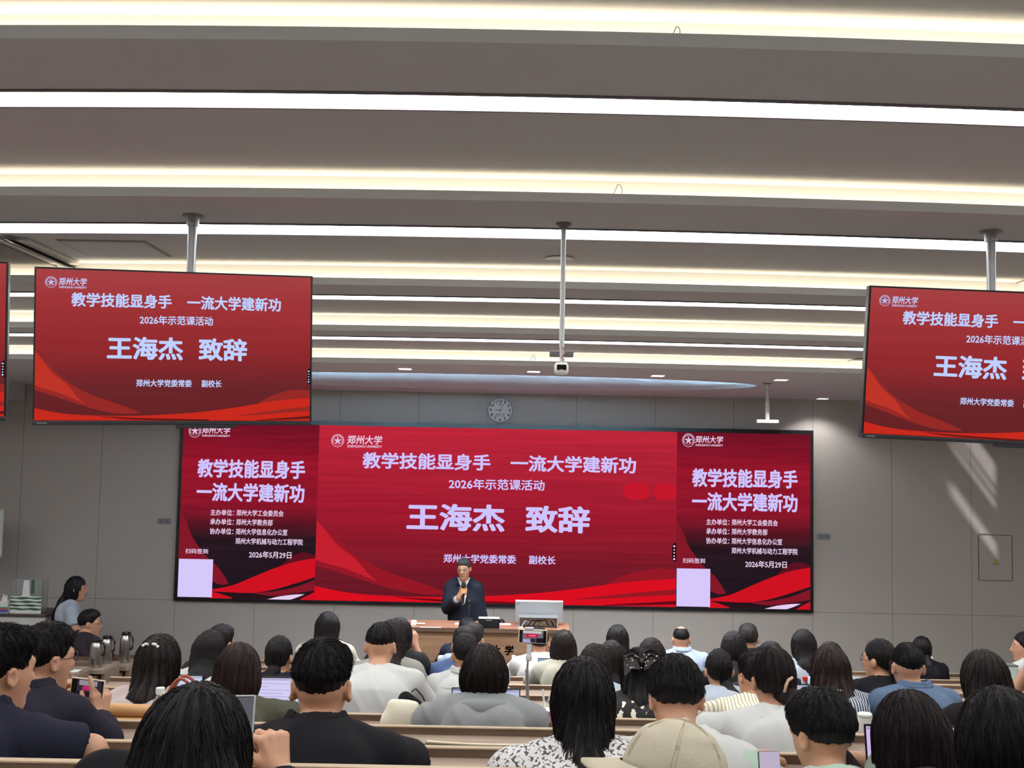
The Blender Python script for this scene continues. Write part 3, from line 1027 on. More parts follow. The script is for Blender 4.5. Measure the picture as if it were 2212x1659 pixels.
for i, (y0, y1, z) in enumerate(STRIPS):
    if i < 2:
        pass
    t = thing('ceiling_light_strip', strip_l[i], 'ceiling light', (0, 0, 0))
    arc_box(MB(), y0, y1, z - 0.004, z - 0.001).build('diffuser', TUBE, t)
    arc_box(arc_box(MB(), y0 - 0.012, y0, z - 0.008, z - 0.001), y1, y1 + 0.012, z - 0.008, z - 0.001).build('frame', mat('alu_frame', (120, 120, 124), 0.5, 0.4), t)
cove_n = ['over the back wall end', 'over the back rows behind the camera', 'over the rows behind the camera', 'above the top edge of the photo', 'topmost in the photo', 'second from the top of the photo',
          'third from the top, level with the television tops', 'fourth from the top, behind the televisions', 'lowest of all, nearest the front soffit']
for i, l in enumerate(LIPS):
    o = arc_box(MB(), l + 0.02, l + 0.045, ZS[i + 1] + 0.014, ZS[i + 1] + 0.02).build('cove_light', COVE)
    tag(o, 'warm light line in the ceiling cove ' + cove_n[i], 'cove light')
mb = MB()
for a, b in zip(xs, xs[1:]):
    if abs((a + b) / 2 - LX) < LA * 0.93:
        mb.add([(x, yn(x) + d, ZC + z) for x in (a, b) for d in (-0.2, -0.18) for z in (0.004, 0.02)], [(0, 1, 3, 2), (4, 6, 7, 5), (0, 4, 5, 1), (2, 3, 7, 6), (0, 2, 6, 4), (1, 5, 7, 3)])
o = mb.build('arc_cove_light', ARC)
tag(o, 'pale blue light line in the lens-shaped cove over the stage', 'cove light')
for u, v, w in ((875, 795, 'leftmost'), (1153, 801, 'second from the left'), (1421, 810, 'middle'), (1687, 819, 'second from the right, above the hanging bar'), (1777, 860, 'rightmost and closest to the front wall')):
    r = at(u, v, 1.0) - Vector((0, 0, CAMZ)); p = Vector((0, 0, CAMZ)) + r * ((ZC - CAMZ) / r.z)
    t = thing('downlight', 'small white slot downlight in the front soffit, ' + w, 'ceiling light', (p.x, p.y, ZC))
    MB().box(-0.065, 0.065, -0.065, 0.065, -0.008, 0.0).build('trim_ring', mat('white_plastic', (225, 225, 222), 0.5), t, bevel=0.003)
    MB().box(-0.05, 0.05, -0.05, 0.05, -0.011, -0.008).build('lens', emit('downlight_glow', (245, 240, 255), 6.0), t)
    sp = bpy.data.lights.new('downlight_lamp', 'SPOT'); sp.energy = 26 if u > 1700 else 170; sp.color = (1.0, 0.97, 0.95); sp.spot_size = 2.25; sp.spot_blend = 0.55; sp.shadow_soft_size = 0.05
    so = bpy.data.objects.new('downlight_lamp', sp); COL.objects.link(so); so.parent = t; so.location = (0, 0, -0.03)

# ------------------------------------------------------------------ screens
TXT_TV = emit('tv_lettering', (190, 208, 255)); TXT_LED = emit('led_lettering', (206, 196, 255)); TXT_SM = emit('led_small_lettering', (232, 205, 235))
BEZEL = mat('black_plastic', (22, 22, 24), 0.35)


def emblem(panel, cx, cz, r, m, name, y=-0.006, sub=True, sx=1.0):
    mb = MB()
    n = 40
    for r0, r1 in ((r * 0.93, r), (r * 0.66, r * 0.69)):
        vs = []
        for i in range(n):
            t = 2 * math.pi * i / n
            vs += [(cx + sx * r0 * math.cos(t), y, cz + r0 * math.sin(t)), (cx + sx * r1 * math.cos(t), y, cz + r1 * math.sin(t))]
        mb.add(vs, [(2 * i, 2 * i + 1, (2 * i + 3) % (2 * n), (2 * i + 2) % (2 * n)) for i in range(n)])
    pts = []                                     # a soft five-petal star
    for i in range(50):
        t = math.pi / 2 + 2 * math.pi * i / 50
        q = r * (0.36 + 0.2 * math.cos(5 * (t - math.pi / 2)))
        pts.append((cx + sx * q * math.cos(t), y, cz - 0.03 * r + q * math.sin(t)))
    mb.add([(cx, y, cz)] + pts, [(0, i + 1, (i + 1) % 50 + 1) for i in range(50)])
    for i in range(26):                          # the ring of tiny marks
        t = math.radians(-30 + 240 * i / 25)
        c, s = math.cos(t), math.sin(t)
        a, b, w = r * 0.74, r * 0.86, r * 0.04
        mb.add([(cx + sx * (a * c - w * s), y, cz + a * s + w * c), (cx + sx * (a * c + w * s), y, cz + a * s - w * c), (cx + sx * (b * c + w * s), y, cz + b * s - w * c), (cx + sx * (b * c - w * s), y, cz + b * s + w * c)], [(0, 1, 2, 3)])
    return mb.build(name, m, panel)


def flat(panel, name, pts, w, h, m, y):
    mb = MB()
    mb.add([((u - 0.5) * w, y, (0.5 - v) * h) for u, v in pts], [tuple(range(len(pts)))])
    return mb.build(name, m, panel)


def curve_pts(pts, n=6):
    """smooth line through points"""
    out = []
    for i in range(len(pts) - 1):
        p0 = pts[max(i - 1, 0)]; p1 = pts[i]; p2 = pts[i + 1]; p3 = pts[min(i + 2, len(pts) - 1)]
        for k in range(n):
            t = k / n
            out.append(tuple(0.5 * (2 * b + (c - a) * t + (2 * a - 5 * b + 4 * c - d) * t * t + (3 * b - a - 3 * c + d) * t ** 3) for a, b, c, d in zip(p0, p1, p2, p3)))
    out.append(pts[-1])
    return out


def strip_between(panel, name, top, bot, w, h, m, y):
    a = curve_pts(top); b = curve_pts(bot)
    k = max(len(a), len(b))
    rs = lambda c: [c[min(len(c) - 1, round(i * (len(c) - 1) / (k - 1)))] for i in range(k)]
    a = rs(a); b = rs(b)
    mb = MB()
    f = lambda p: ((p[0] - 0.5) * w, y, (0.5 - p[1]) * h)
    mb.add([f(p) for p in a] + [f(p) for p in b], [(i, i + 1, k + i + 1, k + i) for i in range(k - 1)])
    return mb.build(name, m, panel)


def slide(panel, w, h, pal, tm, sm, bold=0.03):
    X = lambda u: (u - 0.5) * w
    Z = lambda v: (0.5 - v) * h
    mats = [emit(pal[0] + '_wave_%d' % i, c, s) for i, (c, s) in enumerate(pal[1])]
    strip_between(panel, 'wave_graphic', [(0, .545), (.04, .62), (.11, .74), (.2, .83), (.3, .895), (.37, .945)], [(0, .8), (.1, .86), (.2, .92), (.28, .95), (.33, .955), (.37, .95)], w, h, mats[1], -0.0025)
    strip_between(panel, 'wave_graphic', [(0, .545), (.025, .6), (.06, .685), (.11, .76), (.15, .85), (.17, .88)], [(0, .77), (.03, .79), (.07, .81), (.1, .83), (.14, .86), (.17, .885)], w, h, mats[0], -0.003)
    strip_between(panel, 'wave_graphic', [(.73, .945), (.78, .905), (.83, .85), (.88, .81), (.94, .785), (1, .79)], [(.73, .95), (.8, .95), (.85, .94), (.9, .9), (.95, .87), (1, .86)], w, h, mats[1], -0.0025)
    strip_between(panel, 'wave_graphic', [(0, .92), (.1, .955), (.22, .968), (.36, .968), (.5, .955), (.62, .935), (.75, .9), (.86, .865), (1, .84)], [(0, 1), (.1, 1), (.25, 1), (.4, 1), (.55, 1), (.65, 1), (.75, 1), (.86, 1), (1, 1)], w, h, mats[2], -0.003)
    strip_between(panel, 'wave_graphic', [(.22, .972), (.35, .982), (.5, .988), (.62, .992)], [(.22, .974), (.33, .992), (.45, .998), (.62, 1)], w, h, mats[3], -0.0035)
    strip_between(panel, 'wave_graphic', [(.72, .965), (.8, .945), (.9, .92), (1, .9)], [(.72, .968), (.8, .96), (.9, .945), (1, .93)], w, h, mats[1], -0.0035)
    strip_between(panel, 'wave_graphic', [(.8, .995), (.87, .985), (.94, .975), (1, .965)], [(.8, .999), (.87, .995), (.94, .99), (1, .985)], w, h, mats[3], -0.0035)
    emblem(panel, X(.052), Z(.087), .037 * h, sm, 'emblem')
    lettering('emblem_lettering', '郑州大学', X(.079), X(.176), Z(.08), .052 * h, -0.006, sm, panel, 0.02, shear=0.1)
    lettering('emblem_lettering', 'ZHENGZHOU UNIVERSITY', X(.079), X(.176), Z(.118), .014 * h, -0.006, sm, panel, 0.02)
    lettering('title_lettering', '教学技能显身手', X(.123), X(.48), Z(.197), .095 * h, -0.006, tm, panel, bold)
    lettering('title_lettering', '一流大学建新功', X(.536), X(.886), Z(.197), .095 * h, -0.006, tm, panel, bold)
    lettering('subtitle_lettering', '2026年示范课活动', X(.365), X(.632), Z(.322), .062 * h, -0.006, tm, panel, 0.022)
    lettering('name_lettering', '王海杰', X(.25), X(.523), Z(.515), .155 * h, -0.006, tm, panel, 0.035)
    lettering('name_lettering', '致辞', X(.58), X(.76), Z(.515), .155 * h, -0.006, tm, panel, 0.035)
    lettering('footer_lettering', '郑州大学党委常委', X(.355), X(.556), Z(.748), .05 * h, -0.006, tm, panel, 0.025)
    lettering('footer_lettering', '副校长', X(.592), X(.666), Z(.748), .05 * h, -0.006, tm, panel, 0.025)
    mb = MB(); mb.add([(X(a), -0.007, Z(b)) for a, b in ((1, .635), (.992, .64), (.989, .655), (.989, .725), (.992, .74), (1, .745))], [tuple(range(6))])
    mb.build('side_tab', emit('tab_black', (14, 14, 18)), panel)
    mb = MB()
    for b in (.655, .675, .693, .711, .728):
        mb.cyl((X(.9945), -0.0085, Z(b)), (X(.9945), -0.007, Z(b)), .006 * h if b in (.655, .728) else .0045 * h, n=10)
    mb.build('tab_icon', sm, panel)


TVPAL = ('tv', [((190, 52, 40), 1), ((150, 42, 38), 1), ((200, 42, 30), 1), ((96, 26, 26), 1)])
LEDPAL = ('led', [((196, 32, 46), 1), ((150, 24, 38), 1), ((218, 16, 32), 1), ((96, 12, 24), 1)])


def television(label, c, yaw, tilt, roll, w=1.184, hh=0.6815, pole=None):
    M = Matrix.Rotation(yaw, 4, 'Z') @ Matrix.Rotation(tilt, 4, 'X') @ Matrix.Rotation(-roll, 4, 'Y')
    t = thing('hanging_television', label, 'television', c)
    t.rotation_euler = M.to_euler()
    Mi = (Matrix.Translation(c) @ M).inverted()
    b = 0.009
    MB().box(-w / 2, w / 2, 0.0, 0.05, -hh / 2, hh / 2).build('bezel', BEZEL, t, bevel=0.004)
    MB().box(-w / 2, w / 2, -0.008, 0.05, -hh / 2 - 0.002, -hh / 2 + 0.016).box(-0.0, 0.26, -0.006, 0.04, -hh / 2 - 0.016, -hh / 2 - 0.002).build('chin_bar', mat('chin_grey', (46, 48, 54), 0.4), t, bevel=0.003)
    MB().box(-w / 2 + 0.02, -w / 2 + 0.06, -0.0095, -0.008, -hh / 2 + 0.004, -hh / 2 + 0.009).build('badge', mat('badge_silver', (150, 152, 158), 0.4, 0.6), t)
    sw, sh_ = w - 2 * b, hh - b - 0.018
    scr = MB().box(-sw / 2, sw / 2, -0.002, 0.0, -sh_ / 2, sh_ / 2).build('screen', emit_ramp('tv_picture', [(0, (166, 66, 68)), (.18, (162, 54, 57)), (.5, (146, 42, 46)), (.78, (106, 38, 42)), (1, (100, 34, 36))], sh_, 1.0, 0.05), t, loc=(0, -0.001, 0.0045))
    slide(scr, sw, sh_, TVPAL, TXT_TV, TXT_TV)
    # mount behind and the pole up to the ceiling
    mb = MB().box(-0.2, 0.2, 0.05, 0.075, -0.12, 0.12)
    mb.build('mount_plate', mat('mount_grey', (110, 112, 116), 0.5, 0.5), t)
    px, py, pz = pole
    steel = mat('pole_steel', (150, 152, 156), 0.4, 0.7, var=0.15, vscale=9)
    MB().cyl((px, py, c[2] - 0.05), (px, py, pz - 0.005), 0.02, n=18).xf(Mi).build('pole', steel, t, smooth=False)
    MB().cyl((px, py, pz - 0.008), (px, py, pz), 0.048, n=20).cyl((px, py, pz - 0.05), (px, py, pz - 0.008), 0.026, 0.03, n=18).xf(Mi).build('ceiling_flange', steel, t)
    return t


TVZ = 3.804
television('hanging television in full view left of centre, red title slide', (-1.491, 4.7487, 3.1808), 0.2457, 0.0436, 0.0254, pole=(-1.476, 4.86, TVZ))
television('hanging television at the right edge, its slide cut off by the frame', (2.1727, 4.7636, 3.1662), -0.0576, 0.0987, -0.0311, pole=(2.185, 4.87, TVZ))
television('hanging television at the far left edge, only its right border in view', (-2.735, 4.42, 3.165), 0.28, 0.0436, 0.0254, pole=(-2.72, 4.6, TVZ))

# the LED wall
led = thing('led_wall', 'large black-framed LED display wall with three red panels on the front wall', 'display', (-0.161, YF, 2.068))
LW, LH = 7.15, 1.975
fr = 0.035
mb = MB()
mb.box(-LW / 2 - fr, LW / 2 + fr, -0.045, 0, LH / 2, LH / 2 + fr + 0.012).box(-LW / 2 - fr, LW / 2 + fr, -0.045, 0, -LH / 2 - fr, -LH / 2)
mb.box(-LW / 2 - fr, -LW / 2, -0.045, 0, -LH / 2, LH / 2).box(LW / 2, LW / 2 + fr, -0.045, 0, -LH / 2, LH / 2)
mb.build('frame', BEZEL, led)
# panel borders seen at x 685 and 1463
xa, xb = at(683, 1150, 12.26).x + 0.161, at(1461, 1150, 12.26).x + 0.161
cw = xb - xa
cp = MB().box(-cw / 2, cw / 2, -0.002, 0.03, -LH / 2, LH / 2).build('center_panel', emit_ramp('led_center_picture', [(0, (190, 38, 58)), (.2, (176, 34, 54)), (.5, (158, 26, 46)), (.7, (134, 26, 42)), (.85, (112, 26, 40)), (1, (104, 24, 38))], LH, 1.0, 0.13, 0.4), led, loc=((xa + xb) / 2, -0.035, 0))
slide(cp, cw, LH, LEDPAL, TXT_LED, TXT_SM)
glow = emit('led_glow', (196, 24, 44))
for q in (.888, .968):
    pts = [(q + (.036 if q < .9 else .032) * math.cos(t), .345 + (.06 + .012 * math.cos(2 * t)) * math.sin(t)) for t in [2 * math.pi * i / 24 for i in range(24)]]
    flat(cp, 'lantern_graphic', pts, cw, LH, glow, -0.0022)


def side_panel(x0, x1, label):
    w = x1 - x0
    p = MB().box(-w / 2, w / 2, -0.002, 0.03, -LH / 2, LH / 2).build('side_panel', emit_ramp('led_side_picture', [(0, (112, 18, 36)), (.1, (128, 20, 40)), (.22, (150, 22, 42)), (.46, (140, 22, 42)), (.58, (84, 22, 34)), (.66, (40, 24, 32)), (.9, (34, 22, 30)), (1, (40, 20, 26))], LH, 1.0, 0.16, 0.8), led, loc=((x0 + x1) / 2, -0.035, 0))
    X = lambda u: (u - 0.5) * w
    Z = lambda v: (0.5 - v) * LH
    m0 = emit('side_wave_0', (130, 24, 40)); m1 = emit('side_wave_1', (206, 18, 34)); m2 = emit('side_wave_2', (232, 205, 240)); m3 = emit('side_wave_3', (92, 18, 32))
    strip_between(p, 'wave_graphic', [(0, .5), (.05, .57), (.1, .66), (.2, .76), (.3, .83), (.37, .91)], [(0, .78), (.06, .8), (.12, .84), (.2, .88), (.3, .92), (.37, .92)], w, LH, m0, -0.0025)
    strip_between(p, 'wave_graphic', [(.7, .85), (.8, .77), (.88, .735), (.95, .735), (1, .75)], [(.7, .86), (.8, .84), (.88, .82), (.95, .8), (1, .78)], w, LH, m3, -0.0025)
    strip_between(p, 'wave_graphic', [(.22, .955), (.4, .925), (.55, .875), (.7, .825), (.85, .785), (1, .762)], [(.22, .96), (.4, .965), (.55, .965), (.7, .945), (.85, .91), (1, .87)], w, LH, m1, -0.003)
    strip_between(p, 'wave_graphic', [(.55, .965), (.7, .955), (.85, .93), (1, .885)], [(.55, .968), (.7, .98), (.85, .965), (1, .945)], w, LH, m0, -0.0032)
    strip_between(p, 'wave_graphic', [(.24, .96), (.32, .975), (.4, .995)], [(.24, 1), (.32, 1), (.4, 1)], w, LH, m1, -0.0032)
    strip_between(p, 'wave_graphic', [(.66, 1), (.75, .982), (.86, .97), (.93, .968)], [(.66, 1), (.75, 1), (.82, 1), (.88, .985)], w, LH, m2, -0.0034)
    strip_between(p, 'wave_graphic', [(.9, .995), (.95, .975), (1, .955)], [(.9, 1), (.95, 1), (1, 1)], w, LH, m1, -0.0034)
    emblem(p, X(.085), Z(.046), .039 * LH, TXT_SM, 'emblem', sx=0.92)
    lettering('emblem_lettering', '郑州大学', X(.137), X(.345), Z(.04), .042 * LH, -0.006, TXT_SM, p, 0.02, shear=0.1)
    lettering('emblem_lettering', 'ZHENGZHOU UNIVERSITY', X(.137), X(.345), Z(.073), .012 * LH, -0.006, TXT_SM, p, 0.02)
    lettering('title_lettering', '教学技能显身手', X(.115), X(.905), Z(.26), .108 * LH, -0.006, TXT_LED, p, 0.035)
    lettering('title_lettering', '一流大学建新功', X(.115), X(.905), Z(.395), .108 * LH, -0.006, TXT_LED, p, 0.035)
    for s, a, b, v in (('主办单位：', .222, .395, .512), ('承办单位：', .222, .395, .565), ('协办单位：', .222, .395, .619)):
        lettering('credit_lettering', s, X(a), X(b), Z(v), .036 * LH, -0.006, TXT_SM, p, 0.02)
    for s, b, v in (('郑州大学工会委员会', .757, .512), ('郑州大学教务部', .68, .565), ('郑州大学信息化办公室', .79, .619), ('郑州大学机械与动力工程学院', .905, .673)):
        lettering('credit_lettering', s, X(.412), X(b), Z(v), .036 * LH, -0.006, TXT_SM, p, 0.02)
    lettering('date_lettering', '2026年5月29日', X(.515), X(.825), Z(.748), .04 * LH, -0.006, TXT_SM, p, 0.02)
    lettering('sign_in_lettering', '扫码签到', X(.05), X(.215), Z(.735), .028 * LH, -0.006, TXT_SM, p, 0.015)
    flat(p, 'sign_in_card', [(0.005, .78), (.255, .78), (.255, .995), (0.005, .995)], w, LH, emit('card_white', (214, 200, 250)), -0.006)
    p['label'] = label
    return p


side_panel(-LW / 2, xa, 'left portrait panel with dark lower part')
side_panel(xb, LW / 2, 'right portrait panel with dark lower part')
# ------------------------------------------------------------------ desks
W_TOP = wood('desk_wood', (138, 120, 106), (162, 144, 128), 0.4)
W_DARK = wood('rail_wood', (84, 66, 54), (106, 86, 70), 0.45)
W_FRONT = wood('panel_wood', (118, 98, 82), (142, 122, 104), 0.5)
W_EDGE = mat('edge_band', (182, 164, 138), 0.5)
desk_l = ['frontmost long wooden desk row, below the podium', 'second long wooden desk row from the stage', 'third long wooden desk row from the stage', 'fourth long wooden desk row from the stage',
          'fifth long wooden desk row from the stage', 'sixth long wooden desk row from the stage, behind the man in the white shirt', 'long wooden desk row with the cream bag and the woman in the grey hooded jacket',
          'long wooden desk row directly behind the grey hooded jacket', 'long wooden desk row behind the single empty plywood seat', 'nearest long wooden desk row, along the bottom edge of the photo']
for k in range(10):
    x0, x1 = (-2.75, 5.6) if k < 6 else (-3.4, 4.6)
    y = LIPY[k]; z = LIPZ[k]; f = FL[k]
    t = thing('lecture_desk', desk_l[k], 'desk', ((x0 + x1) / 2, y, f))
    w = (x1 - x0) / 2
    zt = z - f
    MB().box(-w, w, -0.30, -0.02, zt - 0.055, zt - 0.03).build('desktop', W_TOP, t, bevel=0.003)
    MB().box(-w, w, -0.022, 0.0, zt - 0.055, zt - 0.004).build('back_rail', W_DARK, t)
    MB().box(-w, w, -0.024, 0.002, zt - 0.004, zt).build('edge_strip', W_EDGE, t)
    MB().box(-w, w, -0.018, 0.0, 0.0 if k else 0.02, zt - 0.055).build('front_panel', W_FRONT, t)
    for q in (-w, -w / 3, w / 3, w - 0.025):
        MB().box(q, q + 0.025, -0.27, -0.018, 0, zt - 0.055).build('support_panel', W_FRONT, t)

PLY = wood('plywood', (100, 92, 86), (120, 110, 102), 0.45)
PLY_E = mat('plywood_edge', (222, 210, 180), 0.5)


def make_seat():
    t = thing('auditorium_chair', '', 'chair')
    mb = MB()
    n = 12
    vs = []
    for j, (z, ww) in enumerate(((0.62, 0.2), (0.70, 0.222), (0.83, 0.225), (0.875, 0.222), (0.89, 0.205))):
        for i in range(n + 1):
            x = -ww + 2 * ww * i / n
            y = -0.25 + 0.03 * (x / 0.22) ** 2 - 0.02 * (z - 0.62)
            vs.append((x, y, z)); vs.append((x, y - 0.014, z))
    m = 2 * (n + 1)
    fs = []
    for j in range(4):
        for i in range(n):
            a = j * m + 2 * i
            fs += [(a, a + 2, a + m + 2, a + m), (a + 1, a + m + 1, a + m + 3, a + 3)]
        fs += [(j * m, j * m + m, j * m + m + 1, j * m + 1), (j * m + 2 * n, j * m + 2 * n + 1, j * m + m + 2 * n + 1, j * m + m + 2 * n)]
    mb.add(vs, fs)
    mb.build('backrest', PLY, t, smooth=True)
    mb = MB()
    o = 4 * m
    for i in range(n):
        p = [Vector(vs[o + 2 * i]), Vector(vs[o + 2 * i + 1]), Vector(vs[o + 2 * i + 3]), Vector(vs[o + 2 * i + 2])]
        up = Vector((0, 0, 0.004))
        mb.add(p + [q + up for q in p], [(4, 5, 6, 7), (0, 3, 7, 4), (1, 5, 6, 2)])
    mb.build('backrest_edge', PLY_E, t)
    MB().box(-0.21, 0.21, -0.2, 0.2, 0.385, 0.40).build('seat', PLY, t, bevel=0.006)
    MB().box(-0.03, 0.03, -0.31, -0.25, 0.3, 0.7).box(-0.03, 0.03, -0.28, 0.0, 0.35, 0.385).box(-0.04, 0.04, -0.33, -0.25, 0.0, 0.36).build('bracket', mat('bracket_grey', (90, 92, 96), 0.5, 0.5), t)
    return t


SEAT0 = None


def put_seat(x, y, z, rz, label, group=None):
    global SEAT0
    if SEAT0 is None:
        SEAT0 = make_seat(); s = SEAT0
    else:
        s = copy_tree(SEAT0)
    s.location = (x, y, z); s.rotation_euler = (0, 0, rz)
    s['label'] = label
    return s


e = at(1060, 1606, 3.5)
put_seat(e.x, 3.75, FL[7] + 0.015, 0, 'empty plywood seat back showing above the desk, right of the black polo shirt')

# the desks of the left bank, their end panels to the aisle
for i, (u, v, Yn, dp, lab) in enumerate(((151, 1460, 9.0, 0.42, 'left bank wooden desk nearest the camera, behind the phone of the man in glasses'), (221, 1447, 9.45, 0.42, 'left bank wooden desk with two steel flasks on it'), (273, 1440, 9.9, 0.4, 'left bank wooden desk farthest forward, single tall flask standing on it'))):
    p = at(u, v, Yn)
    fz = [0.12, 0.06, 0.0][i]
    t = thing('aisle_desk', lab, 'desk', (p.x, Yn, fz))
    zt = p.z - fz
    L = 2.0
    MB().box(-L, 0, 0, dp, zt - 0.04, zt).build('desktop', W_TOP, t, bevel=0.004)
    MB().box(-L, 0, dp - 0.02, dp, zt, zt + 0.03).build('back_rail', W_DARK, t)
    MB().box(-0.03, 0, 0.06, dp, 0, zt - 0.04).build('end_panel', W_FRONT, t)
    MB().box(-L, -0.03, dp - 0.02, dp, 0, zt - 0.04).build('front_panel', W_FRONT, t)
    d = MB().box(-0.36, -0.06, 0.02, dp - 0.06, zt - 0.26, zt - 0.06).build('drawer_box', W_TOP, t, bevel=0.004)
    MB().cyl((-0.15, 0.02, zt - 0.14), (-0.15, 0.008, zt - 0.14), 0.008, n=10).cyl((-0.13, 0.012, zt - 0.125), (-0.15, 0.012, zt - 0.14), 0.004, n=8).build('drawer_lock', mat('chrome', (220, 220, 222), 0.2, 1.0), d)

# ------------------------------------------------------------------ stage furniture
PW = wood('podium_wood', (116, 88, 66), (150, 118, 92), 0.5, scale=0.55)
PT = wood('podium_top_wood', (176, 124, 98), (198, 146, 116), 0.4)
PY = 10.36
PZ = at(1050, 1358, PY).z
pd = thing('podium', 'wide wooden teaching podium with carved lettering, in front of the speaker', 'podium', (-0.2, PY, 0.0))
ph = PZ - 0.035
MB().box(-0.79, 0.79, 0.02, 0.06, 0.0, ph).build('front_panel', PW, pd)
MB().box(-0.79, -0.75, 0.06, 0.46, 0.0, ph).box(0.75, 0.79, 0.06, 0.46, 0.0, ph).build('side_panel', PW, pd)
MB().box(-0.8, 0.8, 0.0, 0.47, ph, PZ).build('podium_top', PT, pd, bevel=0.003)
MB().box(-0.8, 0.8, -0.003, 0.0, ph - 0.002, PZ + 0.001).build('edge_strip', W_DARK, pd)
q = at(1100, 1405, PY)
lm = mat('black_lettering', (28, 24, 22), 0.5)
sx = pxm(28, PY)
for i, ch in enumerate('郑州大学'):
    xx = q.x + 0.2 + (i - 3) * sx
    lettering('lettering', ch, xx - 0.042, xx + 0.042, q.z, 0.092, 0.017, lm, pd, 0.03, shear=0.12)


def on_podium(u, v):
    r = at(u, v, 1.0) - Vector((0, 0, CAMZ)); return Vector((0, 0, CAMZ)) + r * ((PZ - CAMZ) / r.z)


ALU = mat('silver_plastic', (176, 182, 188), 0.32, 0.6)
c = on_podium(1164, 1350)
mo = thing('computer_monitor', 'silver computer monitor seen from behind on the podium', 'monitor', (c.x, PY + 0.3, PZ))
zt = at(1164, 1297, PY + 0.3).z - PZ
MB().box(-0.235, 0.235, -0.012, 0.01, 0.02, zt).build('casing', ALU, mo, bevel=0.006)
MB().box(-0.232, 0.232, -0.014, 0.012, zt - 0.012, zt + 0.001).build('top_highlight', mat('edge_highlight', (226, 232, 236), 0.3), mo)  # paler strip paints the highlight along the top of the casing
MB().box(-0.225, 0.225, 0.01, 0.013, 0.03, zt - 0.015).build('screen', mat('dark_glass', (16, 16, 20), 0.15), mo)
MB().box(-0.06, 0.06, 0.01, 0.09, 0.0, 0.012).box(-0.03, 0.03, 0.012, 0.04, 0.01, 0.12).build('foot', ALU, mo)
MB().cyl((-0.205, -0.0135, zt - 0.035), (-0.205, -0.012, zt - 0.035), 0.006, n=12).build('badge', mat('badge_dark', (60, 62, 66), 0.4), mo)
c = on_podium(1163, 1361)
bx = thing('media_rack', 'open silver metal box of cables under the monitor', 'equipment box', (c.x, PY + 0.06, PZ))
MB().box(-0.19, 0.19, 0.0, 0.17, 0.1, 0.108).box(-0.19, -0.178, 0, 0.17, 0, 0.1).box(0.178, 0.19, 0, 0.17, 0, 0.1).box(-0.19, 0.19, 0.16, 0.17, 0, 0.1).build('housing', ALU, bx, bevel=0.002)
for i, (a, b, col) in enumerate(((-0.16, -0.02, (200, 205, 210)), (-0.1, 0.1, (24, 24, 26)), (-0.05, 0.15, (24, 24, 26)), (0.02, 0.17, (190, 190, 120)))):
    MB().tube([(a, 0.02 + 0.02 * i, 0.015), (a + 0.04, 0.03 + 0.01 * i, 0.07), ((a + b) / 2, 0.05, 0.05 + 0.01 * i), (b - 0.03, 0.06, 0.075), (b, 0.08, 0.02)], 0.006, 6).build('cable', mat('cable_%d' % i, col, 0.5), bx, smooth=True)
c = on_podium(1056, 1358)
tp = thing('touch_panel', 'small black control panel with white top tilted on the podium', 'control panel', (c.x, c.y, PZ))
MB().box(-0.1, 0.1, 0, 0.012, 0.0, 0.092).box(-0.09, 0.09, 0.012, 0.08, 0, 0.02).build('body', BEZEL, tp, bevel=0.003)
MB().box(-0.1, 0.1, -0.002, 0.03, 0.092, 0.108).build('top_face', mat('white_gloss', (236, 240, 242), 0.25), tp, bevel=0.002)
MB().box(-0.03, 0.03, -0.001, 0, 0.076, 0.08).cyl((-0.067, -0.002, 0.062), (-0.067, 0, 0.062), 0.003, n=8).cyl((0.067, -0.002, 0.062), (0.067, 0, 0.062), 0.003, n=8).build('label_marks', mat('marks_white', (190, 192, 190), 0.5), tp)
c = on_podium(1012, 1352)
mc = thing('gooseneck_microphone', 'black gooseneck microphone on the podium before the speaker', 'microphone', (c.x, c.y + 0.05, PZ))
MB().box(-0.04, 0.04, -0.04, 0.04, 0, 0.03).build('base', BEZEL, mc, bevel=0.006)
MB().tube([(0, 0, 0.03), (0, 0, 0.1), (0, 0.01, 0.16), (0, 0.03, 0.2)], 0.005, 8).build('neck', BEZEL, mc, smooth=True)
MB().lathe([(0.003, -0.03), (0.016, -0.02), (0.019, 0.0), (0.015, 0.02), (0.003, 0.026)], 14).build('head', BEZEL, mc, smooth=True, loc=(0, 0.035, 0.215))
for (u, v, w, d, lab, cat, nm, col, h) in ((930, 1356, 0.2, 0.035, 'white paper strip along the front edge of the podium', 'paper', 'paper_sheet', (240, 240, 238), 0.003),
                                     (1091, 1350, 0.11, 0.09, 'white paper sheet beside the black mouse on the podium', 'paper', 'paper_sheet', (232, 238, 242), 0.004),
                                     (1000, 1349, 0.16, 0.08, 'white papers lying below the gooseneck microphone', 'paper', 'paper_sheet', (240, 240, 240), 0.004),
                                     (1124, 1357, 0.05, 0.03, 'tiny white box left of the media rack', 'box', 'small_box', (235, 236, 236), 0.012)):
    c = on_podium(u, v)
    tag(MB().box(-w / 2, w / 2, 0, d, 0, h).build(nm, mat(nm + '_%d' % u, col, 0.7), loc=(c.x, c.y, PZ)), lab, cat)
c = on_podium(893, 1351)
t = thing('document_scanner', 'small white scanner block with a long white tongue at the podium left end', 'scanner', (c.x, c.y, PZ))
MB().box(-0.025, 0.025, -0.01, 0.07, 0, 0.045).build('body', mat('white_plastic', (225, 225, 222), 0.5), t, bevel=0.006)
MB().box(0.025, 0.11, 0.0, 0.035, 0.012, 0.024).build('tongue', mat('white_plastic', (225, 225, 222), 0.5), t, bevel=0.004)
c = on_podium(1084, 1345)
mb = MB().lathe([(0.002, 0.032), (0.018, 0.029), (0.03, 0.018), (0.034, 0.004), (0.032, 0)], 16)
mb.v = [(x * 0.9, y * 1.5, z) for x, y, z in mb.v]
